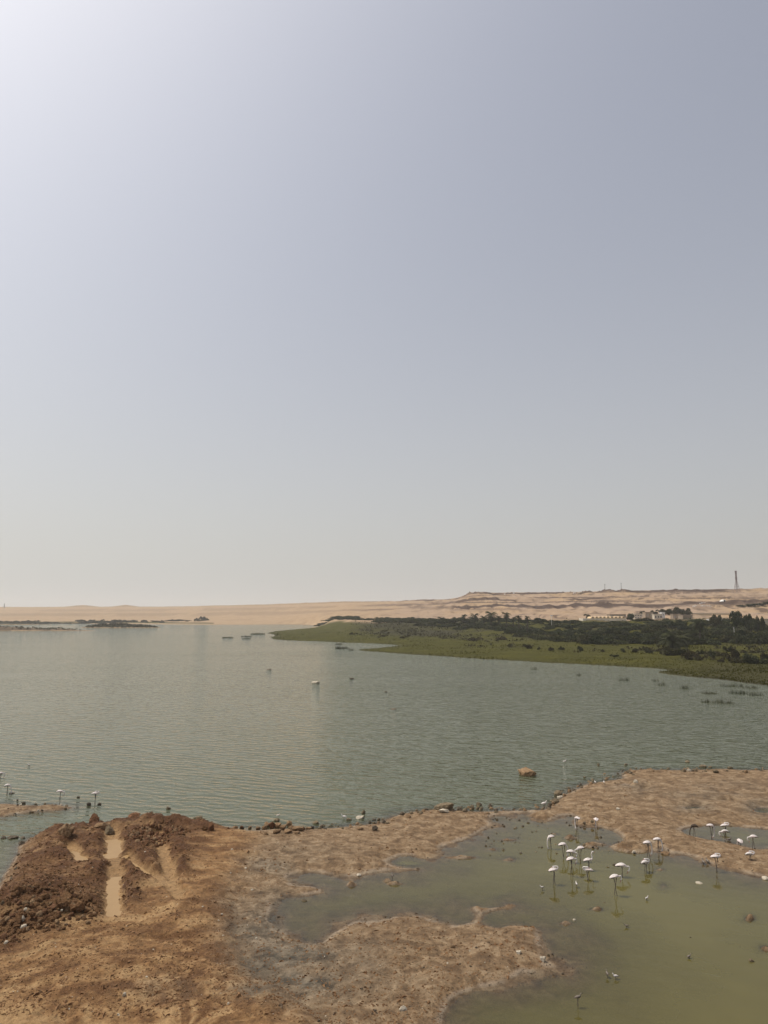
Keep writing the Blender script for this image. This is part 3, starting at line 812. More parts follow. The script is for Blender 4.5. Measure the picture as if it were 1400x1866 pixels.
for row in range(5):
    px = 585.0 + row * 5
    while px < 1450:
        f = row / 4.0
        top = np.interp(px, TOPS[:, 0], TOPS[:, 1]); fr = np.interp(px, FRONT[:, 0], FRONT[:, 1])
        d = G(px, fr)[1] * (1.0 + np.interp(px, [580, 700, 850, 1000], [.08, .12, .22, .42]) * f) * random.uniform(.98, 1.04)
        wp = random.uniform(24, 44) * np.interp(px, [580, 800, 1100, 1400], [.62, .75, 1.1, 1.25]) * (1 - .15 * f)
        tp = top + 1.0 + (1 - f) * (fr - top) * random.uniform(.36, .58) + random.uniform(-5.5 if row > 2 else -1.5, 6.0)
        if 655 < px < 690 and f > .2: px += 12; continue
        l, g_ = zone(px)
        l = l.replace('tree', ('low front tree', 'front row tree', 'inner tree', 'back row tree', 'skyline tree')[row], 1); g_ += (', front', ', front', ', inside', ', back', ', skyline')[row]
        tree(px, d, tp, wp, 'olive_low' if random.random() < (.4 if row < 1 else .1) else 'dark_low', l, g_, 'broad_tree', 1.0)
        px += wp * random.uniform(.5, .72)
# trees that stand apart
tree(1342, 330, 1113, 26, 'dark', 'tall round headed tree topping the thicket beside the white pole', None, 'tall_tree', .55)
tree(1366, 350, 1119, 26, 'dark', 'dark round tree before the long pale wall near the right edge', None, 'broad_tree', .8)
tree(1380, 345, 1123, 20, 'dark', 'small dark tree next to the cream building at the right edge', None, 'broad_tree', .8)
tree(1302, 380, 1119, 20, 'olive', 'olive tree standing before the long pale wall left of the white pole', None, 'broad_tree', .75)
for px, w in ((1355, 22), (1372, 26), (1390, 24), (1408, 28)):
    tree(px, 610, 1108 if px > 1360 else 1112, w, 'dark', 'grey green tree in the clump behind the long pale wall', 'trees behind the long wall', 'broad_tree', .8)
for px, w, t_ in ((1190, 16, 1112), (1203, 18, 1109.5), (1220, 20, 1109), (1237, 22, 1106.5), (1251, 18, 1108), (1172, 12, 1113)):
    tree(px, 560, t_, w, 'olive', 'hazy olive tree in the row behind the village houses', 'trees behind the village', 'broad_tree', .75)
tree(1149, 500, 1117.5, 15, 'dark', 'dark round tree between the vaulted building and the low white house', None, 'broad_tree', .85)
tree(1070, 535, 1118.5, 14, 'olive', 'small tree behind the left end of the vaulted building', None, 'broad_tree', .8)
PL = [(757.5, 1125.5, 12, 'short stout palm standing alone left of the palm grove'), (768, 1129, 9, 'low palm just right of the short stout palm'), (804, 1123.5, 12, 'bushy palm between the lone palm and the grove'),
      (844.5, 1119, 12, 'leftmost tall date palm of the grove'), (865.6, 1117, 14, 'second tall date palm of the grove, with a round head'), (894.6, 1113, 18, 'broadest and highest date palm of the grove'),
      (909, 1121.5, 10, 'thin low palm right of the broadest palm'), (922.6, 1115, 14, 'slender tall date palm right of the broadest palm'), (946, 1121, 12, 'palm with ragged head in the right half of the grove'),
      (960.5, 1121.5, 11, 'rightmost date palm of the grove'), (882, 1122, 10, 'small palm left of the broadest palm'), (935, 1124, 9, 'low palm right of the slender tall palm')]
for i, (px, top, cw, l) in enumerate(PL):
    palm(px, G(px, np.interp(px, FRONT[:, 0], FRONT[:, 1]) - 3)[1], top - 1, l, 'date palms above the belt', cw)
palm(1273.6, 300, 1124, 'dark tall palm rising from the thicket right of the houses', 'palms in the right thicket', 22)
palm(1222, 262, 1149, 'large low palm with long arching fronds in front of the thicket', 'palms in the right thicket', 44)
palm(1240, 275, 1151, 'second low palm with arching fronds, right of the largest', 'palms in the right thicket', 30)

SH = [(962.5, 1182, 15, 8, 'brown', 'round brown shrub alone in the bright grass'), (929, 1178, 11, 5, 'olive', 'low flat shrub left of the round brown shrub'), (1002, 1186, 13, 7, 'brown', 'dark tufted shrub right of the round brown shrub'),
      (1023, 1184, 12, 6, 'olive', 'low shrub at the upper rim of the bright grass'), (982, 1184, 8, 5, 'olive', 'small shrub between two brown shrubs'), (916, 1166, 18, 7, 'brown', 'reddish shrub under the palm grove'),
      (864, 1168, 24, 7, 'brown', 'wide dark shrub at the left of the grass'), (895, 1176, 5, 4, 'dark', 'tiny dark shrub dot in the grass'), (1370, 1209, 44, 18, 'dark', 'largest dark shrub near the right edge of the marsh'),
      (1342, 1202, 24, 20, 'brown', 'brown shrub left of the largest marsh shrub'), (1260, 1202, 34, 15, 'brown', 'broad brown shrub in the middle of the right marsh'), (1218, 1194, 36, 15, 'olive', 'broad olive shrub below the low palms'),
      (1299, 1199, 18, 15, 'dark', 'dark shrub with a ragged top between two brown shrubs'), (1314, 1206, 14, 9, 'brown', 'small brown shrub low in the right marsh'), (1120, 1197, 16, 5, 'dark', 'flat dark shrub in the grass below the thicket'),
      (1136, 1189, 9, 8, 'dark', 'upright small shrub under the thicket rim'), (1158, 1189, 12, 8, 'brown', 'brown shrub under the thicket rim'), (1243, 1194, 20, 12, 'olive', 'olive shrub joined to the broad brown shrub'),
      (1389, 1202, 18, 14, 'brown', 'brown shrub touching the right edge of the picture'), (1100, 1188, 9, 5, 'brown', 'small shrub at the left foot of the thicket'), (1184, 1190, 12, 8, 'olive', 'olive shrub left of the broad olive shrub'),
      (1280, 1192, 16, 8, 'olive', 'pale olive shrub behind the ragged dark shrub'), (700, 1160, 10, 4, 'brown', 'small brown shrub in the left scrub'), (735, 1163, 14, 4, 'brown', 'wide low brown shrub in the left scrub'), (640, 1156, 9, 4, 'olive', 'olive shrub near the tip of the marsh'),
      (1058, 1186, 14, 8, 'olive', 'olive shrub at the thicket foot above the bare shore'), (1330, 1188, 20, 10, 'olive', 'olive shrub against the right thicket')]
for px, py, w, h, k, l in SH: shrub(px, py, w, h, k, l, 'shrubs scattered on the marsh')
# the hazy belt of bushes under the far left dunes
for i in range(64):
    px = random.uniform(-60, 385)
    if 345 < px < 360: continue
    dd = random.uniform(1075, 1120) + (60 if px > 300 else 0)
    shrub(px, 0, random.uniform(12, 26) * (1 if px < 260 else .7), random.uniform(2.2, 5) * (1.0 if px < 300 else .75), random.choice(['olive', 'brown', 'brown']), 'hazy grey green bush in the belt under the far left dunes', 'bushes under the far dunes', 'bush', d=dd)
for px, w, h in ((372, 14, 7), (360, 10, 5)): shrub(px, 0, w, h, 'olive', 'last bush at the right end of the far left belt' if px == 372 else 'small bush left of the last bush of the far belt', None, 'bush', d=1180)

# reeds, sedge and scrub nobody could count
def blades(P, h, w, seed, n=4, lean=.35):
    g = np.random.default_rng(seed); m = len(P)
    B = np.repeat(P, n, 0) + g.normal(size=(m * n, 3)) * [.35, .35, 0] * np.repeat(h, n)[:, None] * .8
    az = g.uniform(0, 6.28, m * n); ln = np.repeat(h, n) * g.uniform(.6, 1.15, m * n)
    d = np.stack([np.cos(az), np.sin(az), np.zeros(m * n)], -1)
    tip = B + d * (ln * lean * g.uniform(0, 1, m * n))[:, None] + np.stack([0 * az, 0 * az, ln], -1)
    wv = np.stack([-np.sin(az), np.cos(az), 0 * az], -1) * (np.repeat(w, n))[:, None] * .5
    V = np.stack([B - wv, B + wv, tip], 1).reshape(-1, 3)
    return V, np.arange(3 * m * n).reshape(-1, 3)
n = 26000
pxs = rng.uniform(495, 1470, n); pys = rng.uniform(1150, 1262, n)
pts = np.array([G(a, b, .6)[:2] for a, b in zip(pxs, pys)])
zz, aa, ss = far(pts[:, 0], pts[:, 1], True)
ok = (ss > .5) & (aa['veg'] > .3)
P = np.stack([pts[ok, 0], pts[ok, 1], zz[ok] - .05], -1)
hh = (.15 + .35 * vnoise(P[:, 0] / 14, P[:, 1] / 14, 5)) * np.interp(P[:, 1], [130, 500], [.8, 1.5])
hh = np.where(ss[ok] < 5, hh * 1.25, hh)
V, Fc = blades(P, hh, hh * .35, 3)
tag(put('marsh_grass', mesh_np('marsh_grass', V, Fc, [M['grass']], smooth=False)), 'green marsh grass spreading along the far shore', 'grass', kind='stuff')
n = 5200
pxs = rng.uniform(520, 1450, n); pys = rng.uniform(1139, 1206, n)
pts = np.array([G(a, b, 1.2)[:2] for a, b in zip(pxs, pys)])
zz, aa, ss = far(pts[:, 0], pts[:, 1], True)
ok = (ss > 26) & (aa['veg'] > .3) & (rng.random(n) < np.clip(aa['brush'] * 1.1, 0, 1))
C = np.stack([pts[ok, 0], pts[ok, 1], zz[ok] + .3], -1)
P = np.repeat(C, 12, 0) + rng.normal(size=(len(C) * 12, 3)) * [.8, .8, .35] * np.repeat(C[:, 1] / 300, 12)[:, None]
V, Fc = leaf_cards(P, .38, seed=9)
tag(put('low_scrub', mesh_np('low_scrub', V, Fc, [M['leaf_brown']], smooth=False)), 'low brown scrub between the grass and the trees', 'scrub', kind='stuff')

def reed_bed(px, py, wpx, hpx, label, group, name='reed_bed', dens=1.0, cat='reeds'):
    x, y, _ = G(px, py)
    k = PPM(y); w, h = wpx / k / 2, hpx / k
    m = int(np.clip(26 * wpx / 14 * dens, 14, 160))
    g = np.random.default_rng(int(px * 7 + py))
    a, r = g.uniform(0, 6.28, m), np.sqrt(g.uniform(0, 1, m))
    P = np.stack([np.cos(a) * r * w, np.sin(a) * r * w * .8, np.full(m, -.25)], -1)
    V, Fc = blades(P, h * g.uniform(.7, 1.2, m) + .25, np.full(m, max(.05, .5 / k)), int(px), 3, .6)
    o = put(name, mesh_np(name, V, Fc, [M['reed']], smooth=False), None, (x, y, 0))
    return tag(o, label, cat, group)
RD = [(973, 1220, 7, 7, 'single tuft of reeds in the lake below the bare shore patch'), (1055, 1231, 8, 6, 'small reed tuft in the lake left of the wider tufts'), (1133, 1240, 10, 7, 'reed tuft with a leaning stem, left of the pair'), (1144, 1240, 5, 8, 'narrow upright reeds touching the leaning tuft'),
      (1193, 1241, 10, 6, 'low reed tuft under the marsh spit'), (1205, 1249, 12, 8, 'reed tuft right below the low tuft of the spit'), (1247, 1255, 12, 10, 'tallest lone reed tuft right of the spit'), (1293, 1264, 26, 4, 'faint thin line of reeds in open water'),
      (1288, 1280, 16, 8, 'reed tuft at the left of the lowest reed row'), (1311, 1281, 20, 9, 'densest reeds of the lowest reed row'), (1330, 1282, 14, 6, 'trailing reeds at the right of the lowest row'),
      (1345, 1264, 36, 7, 'long dark reed bed off the right marsh'), (1378, 1267, 22, 7, 'reed bed at the right end beside the long one'), (1335, 1251, 42, 6, 'reed bed hugging the right shore'), (1368, 1254, 26, 6, 'reed bed hugging the shore near the right edge'),
      (415, 1162.5, 22, 2.6, 'leftmost of three thin reed islets off the marsh tip'), (449, 1160.5, 20, 2.6, 'upper reed islet nearest the marsh tip'), (450, 1164.5, 15, 2.4, 'lower reed islet nearest the marsh tip'), (470, 1156, 26, 3, 'reed islet touching the marsh tip'),
      (623, 1182, 24, 5, 'dark reed islet in the marsh inlet'), (617, 1174.5, 12, 3, 'small reed clump above the inlet islet'), (640, 1185, 10, 3, 'tiny reed clump right of the inlet islet'), (162, 1141, 10, 2, 'speck of reeds left of the middle island')]
for px, py, w, h, l in RD: reed_bed(px, py, w, h, l, 'reeds standing in the lake', 'reed_tuft' if w < 15 else 'reed_bed', 1.0 if h > 5 else 2.2)

# ------------------------------------------------------------------ village, masts and hilltop things
def house(px0, px1, d, top, base, name, label, mat, depth=7.0, windows=(), cat='building', rz=0.0, roof=True, door=None, wh=.38):
    x0, x1 = XF(px0, d), XF(px1, d)
    zt = AT(px0, top, d)[2]; zb = AT(px0, base, d)[2] - 2.5
    w = x1 - x0
    root = empty(name, ((x0 + x1) / 2, d, zb), rz)
    tag(root, label, cat)
    H = zt - zb
    put('wall', MB().box(-w / 2, w / 2, 0, depth, 0, H).mesh('wall', mat), root)
    if roof: put('roof', MB().box(-w / 2 - .25, w / 2 + .25, -.25, depth + .25, H + .003, H + .28).mesh('roof', mat), root)
    hv = H - 2.5
    for fx, fzz, ww in windows:
        wd = put('window', MB().box(-ww / 2, ww / 2, -.04, .10, 0, hv * wh).mesh('window', M['white_paint']), root, (fx * w, 0, 2.5 + fzz * hv))
        put('pane', MB().box(-ww / 2 + .12, ww / 2 - .12, -.06, .02, .1, hv * wh - .1).mesh('pane', M['glass_dark']), wd)
    if door is not None: put('door', MB().box(-.6, .6, -.05, .1, 2.4, 4.5).mesh('door', M['glass_dark']), root, (door * w, 0, 0))
    return root
# the long building under a row of barrel vaults
dv = 492
vb = house(1062, 1142, dv, 1127.0, 1135, 'vaulted_building', 'long cream building with a row of barrel vaults above the trees', M['plaster_pale'], 9, [(f, .25, 1.0) for f in (-.42, -.34, -.26, -.18, -.1, -.02)], roof=False, rz=R(3))
hh_ = AT(1062, 1127.0, dv)[2] - (AT(1062, 1135, dv)[2] - 2.5)
wv = XF(1142, dv) - XF(1062, dv)
vm = MB()
seg = 10; vr = wv * .80 / 9 / 2
ring = [(math.cos(math.pi * k / seg) * vr, math.sin(math.pi * k / seg) * vr * .95) for k in range(seg + 1)]
vm.v = [(a, .6, b) for a, b in ring] + [(a, 8.6, b) for a, b in ring]
n_ = seg + 1
vm.f = [(k, k + 1, n_ + k + 1, n_ + k) for k in range(seg)] + [tuple(range(n_)), tuple(range(2 * n_ - 1, n_ - 1, -1))]
vm = vm.mesh('vault', M['vault'])
for k in range(9):
    v_ = put('vault', vm, vb, (-wv / 2 + wv * .19 + vr * (2 * k + 1), 0, hh_ + .003))
    put('vault_window', MB().box(-vr * .4, vr * .4, .52, .62, vr * .2, vr * .55).mesh('vault_window', M['glass_dark']), v_)
house(1112, 1141, 540, 1119.8, 1124.5, 'low_house', 'low pale house with a dark flat roof line behind the vaulted building', M['plaster_beige'], 8, [(f, .3, 1.2) for f in (-.4, -.2, 0, .2, .4)])
house(1156, 1175, 525, 1119.0, 1127.5, 'low_white_house', 'low white house with two rows of small windows', M['plaster_pale'], 7, [(f, z, 1.2) for f in (-.36, -.12, .12, .36) for z in (.08, .55)], wh=.28)
house(1176.5, 1190.5, 505, 1116.0, 1130, 'square_house', 'square beige tower like house in the middle of the village', M['plaster_beige'], 6, [(-.2, .55, .9), (.25, .55, .9)], wh=.2)
house(1192.5, 1207, 500, 1119.5, 1128, 'white_house', 'white house with three dark windows right of the square house', M['plaster_pale'], 6, [(-.33, .2, 1.1), (0, .2, 1.1), (.33, .2, 1.1)], wh=.5)
house(1206, 1212, 505, 1116.2, 1124, 'white_shed', 'small bright white shed beside the white house', M['white_paint'], 4, [(0, .3, .6)])
house(1227, 1240, 500, 1119.5, 1128.5, 'small_pale_house', 'small pale house half hidden by trees left of the porch house', M['plaster_beige'], 5, [(-.25, .3, .8), (.25, .3, .8)])
pz = house(1244, 1262, 470, 1121.0, 1134, 'porch_house', 'brown house with a columned porch right of the village trees', M['plaster_beige'], 7, [(-.3, .35, .9), (.0, .35, .9), (.3, .35, .9)], wh=.25)
for k in range(6): put('column', MB().tube([(0, 0, 2.0), (0, 0, 5.6)], [.16, .14], 8).mesh('column', M['plaster_pale']), pz, (-3.0 + 1.2 * k, -1.6, 0))
put('porch_roof', MB().box(-3.4, 3.4, -1.9, -.02, 5.6, 5.8).mesh('porch_roof', M['plaster_beige']), pz)
house(1386, 1440, 400, 1128.5, 1141, 'cream_building', 'cream building with a row of small windows cut by the right edge', M['plaster'], 9, [(f, .55, .45) for f in np.linspace(-.42, .3, 14)], wh=.16)
house(1293, 1299, 420, 1129, 1135, 'white_hut', 'small white hut peeking out between dark trees', M['white_paint'], 4, [(0, .3, .7)])
house(1309, 1315, 400, 1128.5, 1134, 'white_kiosk', 'little white kiosk right of the white hut among trees', M['white_paint'], 3, [(0, .3, .7)])
# long retaining wall on the right
dl = 565
x0, x1 = XF(1262, dl), XF(1560, dl)
zt, zb = AT(1300, 1118.2, dl)[2], AT(1300, 1127, dl)[2]
lw = tag(empty('long_wall', ((x0 + x1) / 2, dl, zb - 2)), 'long tan wall with a pale coping running to the right edge', 'wall')
nb = 12; bw = (x1 - x0) / nb
for k in range(nb): put('wall_panel', MB().box(-bw / 2 + .04, bw / 2 - .04, 0, .6, 0, zt - zb + 2).mesh('wall_panel', M['plaster']), lw, (-(x1 - x0) / 2 + bw * (k + .5), .03 * (k % 2), 0))
put('coping', MB().box(-(x1 - x0) / 2, (x1 - x0) / 2, -.15, .8, zt - zb + 2.003, zt - zb + 2.5).mesh('coping', M['plaster_pale']), lw)
x0, x1 = XF(1060, 545), XF(1041, 545)
house(1038, 1062, 500, 1130.2, 1133.5, 'low_wall', 'low pale wall left of the vaulted building', M['plaster_beige'], .5, (), 'wall')
# white domed tent and words laid out in stones on the slope
def on_slope(px, py, d0=450, d1=1000):
    for d in np.arange(d0, d1, 2.0):
        x, y, z = AT(px, py, d)
        if fz(x, y) >= z: return x, y, fz(x, y)
    return AT(px, py, d1)
x, y, z = on_slope(1318, 1096.5)
t_ = tag(empty('dome_tent', (x, y, z - .3)), 'white dome shaped tent on the slope below the mast', 'tent')
rad = 6.2 / PPM(y)
prof = [(rad * math.cos(a), rad * .62 * math.sin(a)) for a in np.linspace(0, math.pi / 2 * .97, 8)]
dm = MB(); dm.tube([(0, 0, b) for a, b in prof], [a for a, b in prof], 16)
put('dome', dm.mesh('dome', M['white_paint'], True), t_)
put('entrance', MB().box(-.7, .7, -rad * 1.02, -rad * .8, 0, 1.5).mesh('entrance', M['glass_dark']), t_)
WORDS = [(1263.5, 1268, 1105.2, 'short row of white stones set out as writing on the slope, left word'), (1277, 1284.5, 1099.8, 'white stone writing on the slope, upper word'), (1279, 1282, 1104.6, 'smallest white stone mark in the middle of the slope writing'), (1286, 1295, 1104.8, 'white stone writing on the slope, right word')]
SL = MB().box(-.5, .5, -.4, .4, -.2, .35).mesh('letter_stone', M['white_paint'])
for a, b, py, l in WORDS:
    x, y, z = on_slope((a + b) / 2, py)
    root = tag(empty('stone_lettering', (x, y, z)), l, 'lettering', 'stone writing on the slope')
    span = (b - a) / PPM(y)
    for k in range(max(3, int(span / 1.1))):
        xx = -span / 2 + span * k / max(2, int(span / 1.1) - 1); yy = random.uniform(-1.2, 1.2)
        put('letter_stone', SL, root, (xx, yy, fz(x + xx, y + yy) - z + .1), (0, 0, random.uniform(-.6, .6)), (random.uniform(.8, 1.7), random.uniform(.7, 1.6), 1.3))
# lattice mast on the plateau
def mast(px, d, top, base, halfw, label, mat, mat2):
    x = XF(px, d); zb = AT(px, base, d)[2]; H = AT(px, top, d)[2] - zb
    zb = min(zb, fz(x, d)); root = tag(empty('lattice_mast', (x, d, zb)), label, 'mast')
    k = .55
    def half(t): return halfw * (1 - t / k) + .55 * (t / k) if t < k else .55
    lv = [0, .14, .27, .38, .47, .55, .64, .73, .82, .91, 1.0]
    for sx in (-1, 1):
        for sy in (-1, 1):
            put('leg', MB().tube([(sx * half(t), sy * half(t), t * H) for t in lv], [.17] * len(lv), 6).mesh('leg', mat2), root)
    br = MB()
    for a, b in zip(lv[:-1], lv[1:]):
        for (p, q) in (((-1, -1), (1, -1)), ((1, -1), (1, 1)), ((1, 1), (-1, 1)), ((-1, 1), (-1, -1))):
            A = (p[0] * half(a), p[1] * half(a), a * H); B = (q[0] * half(b), q[1] * half(b), b * H); Bt = (p[0] * half(b), p[1] * half(b), b * H)
            br.tube([A, B], [.08, .08], 4); br.tube([B, Bt], [.07, .07], 4)
    put('bracing', br.mesh('bracing', mat), root)
    put('core', MB().tube([(0, 0, 0), (0, 0, H)], [.22, .18], 6).mesh('core', mat), root)
    for zz_ in (.97, .90, .68, .64):
        for a in range(3):
            an = a * 2.09
            put('antenna', MB().box(-.22, .22, -.16, .16, -1.0, 1.0).mesh('antenna', mat), root, (math.cos(an) * .95, math.sin(an) * .95, zz_ * H), (0, 0, an))
    return root
mast(1346, 850, 1034.5, 1073.5, 2.6, 'tall lattice mast with antennas on the plateau at the right', M['steel'], M['steel_red'])
mast(7, 1900, 1100, 1112, 3.0, 'faint lattice pylon in haze at the far left edge', M['steel'], M['steel'])
for px, top, l in ((1104.5, 1064, 'left one of two thin poles on the plateau brow'), (1134.5, 1062, 'right one of two thin poles on the plateau brow')):
    d = 900; x = XF(px, d); z = fz(x, d); H = AT(px, top, d)[2] - z
    p_ = tag(empty('thin_pole', (x, d, z)), l, 'pole')
    put('shaft', MB().tube([(0, 0, -.5), (0, 0, H)], [.32, .2], 8).mesh('shaft', M['pole']), p_)
    put('cross_arm', MB().box(-.9, .9, -.1, .1, H - .9, H - .65).mesh('cross_arm', M['pole']), p_)
for px, top, base, d, l in ((1005, 1122.5, 1136, 450, 'white lamp post at the right end of the palm grove'), (1336, 1116, 1129, 335, 'white pole standing before the tall round headed tree')):
    x = XF(px, d); z = fz(x, d); H = AT(px, top, d)[2] - z
    p_ = tag(empty('lamp_post', (x, d, z)), l, 'lamp post')
    put('shaft', MB().tube([(0, 0, -.5), (0, 0, H)], [.12, .08], 8).mesh('shaft', M['pole_white']), p_)
    put('lamp_head', MB().box(-.75, .75, -.2, .2, H, H + .5).mesh('lamp_head', M['white_paint']), p_)
# ruin with a dome on the brow
d = 905; x = XF(1058, d); z = fz(x, d)
r_ = tag(empty('domed_ruin', (x, d, z - 1)), 'small domed stone building on the plateau brow', 'building')
put('wall', MB().box(-4.5, 5.5, 0, 6, 0, 2.6).mesh('wall', M['plaster_beige']), r_)
dm = MB(); dm.tube([(1.2, 3, 2.6 + 2.0 * math.sin(a)) for a in np.linspace(0, 1.5, 7)], [3.0 * math.cos(a) for a in np.linspace(0, 1.5, 7)], 14)
put('dome', dm.mesh('dome', M['plaster_beige'], True), r_)
put('whitewashed_wing', MB().box(-7.0, -4.52, .3, 4, 0, 3.6).mesh('whitewashed_wing', M['white_paint']), r_)
put('door', MB().box(-1, .2, -.05, .1, .9, 2.3).mesh('door', M['glass_dark']), r_)
for px, l in ((921, 'left of two tiny white huts on the plateau edge'), (937.5, 'right of two tiny white huts on the plateau edge')):
    d = 935; x = XF(px, d); z = fz(x, d)
    h_ = tag(empty('tiny_hut', (x, d, z - .5)), l, 'hut')
    put('wall', MB().box(-.8, .8, 0, 1.6, 0, 2.1).mesh('wall', M['white_paint']), h_); put('roof', MB().box(-1, 1, -.2, 1.8, 2.103, 2.3).mesh('roof', M['plaster_beige']), h_)

# ------------------------------------------------------------------ stones
def rock_mesh(name, seed, sub=3, mat=None, planes=16, flat=1.0):
    g = np.random.default_rng(seed)
    bm = bmesh.new(); bmesh.ops.create_icosphere(bm, subdivisions=sub, radius=1.0)
    N = g.normal(size=(planes, 3)); N /= np.linalg.norm(N, axis=1)[:, None]; D = g.uniform(.62, 1.0, planes)
    V = np.array([v.co for v in bm.verts]); V /= np.linalg.norm(V, axis=1)[:, None]
    dt = V @ N.T
    rr = np.where(dt > .05, D[None] / np.maximum(dt, .05), 9).min(1)
    rr = np.minimum(rr, 1.15) * (1 + .17 * fbm(V[:, 0] * 3.5 + 5, V[:, 1] * 3.5 + V[:, 2] * 2.9, 4, seed))
    V = V * rr[:, None]
    V[:, 2] *= flat
    V /= np.abs(V).max(0)
    for v, c in zip(bm.verts, V): v.co = c
    me = bpy.data.meshes.new(name); bm.to_mesh(me); bm.free()
    if mat: me.materials.append(mat)
    return me
KINDS = ('tan', 'red', 'grey', 'dark', 'pale', 'clod')
def kmat(k): return M['clod'] if k == 'clod' else M['rock_' + k]
BIG = {k: [rock_mesh('rock', 400 + i * 7 + j, 4, kmat(k), 15) for i in range(4)] for j, k in enumerate(KINDS)}
SML = {k: [rock_mesh('stone', 500 + i * 7 + j, 2, kmat(k), 12) for i in range(4)] for j, k in enumerate(KINDS)}
def stone_at(px, py, wpx, hpx, kind, label, group=None, name='rock', sink=.22, big=True, parent=None, cat='rock', yaw=None, z=None):
    """a rock whose foot is sighted at (px, py)"""
    x, y, zz = G(px, py, 0.0)
    if z is None:
        for _ in range(3):
            zz = max(nz(x, y), -.05); x, y, _ = G(px, py, zz)
    else: zz = z; x, y, _ = G(px, py, z)
    k = PPM(y, zz); w, h = wpx / k / 2, hpx / k / 2
    dpt = w * random.uniform(.65, .95)
    o = bpy.data.objects.new(name, random.choice((BIG if big else SML)[kind]))
    COL.objects.link(o)
    yaw = random.uniform(-.5, .5) + (math.pi if random.random() < .5 else 0) if yaw is None else yaw
    if parent: o.parent = parent; o.location = Vector((x, y + dpt * .8, zz + h * (1 - 2 * sink))) - Vector(parent.location)
    else: o.location = (x, y + dpt * .8, zz + h * (1 - 2 * sink))
    o.rotation_euler = (random.uniform(-.15, .15), random.uniform(-.15, .15), yaw); o.scale = (w, dpt, h / (1 - sink))
    if label: tag(o, label, cat, group)
    return o
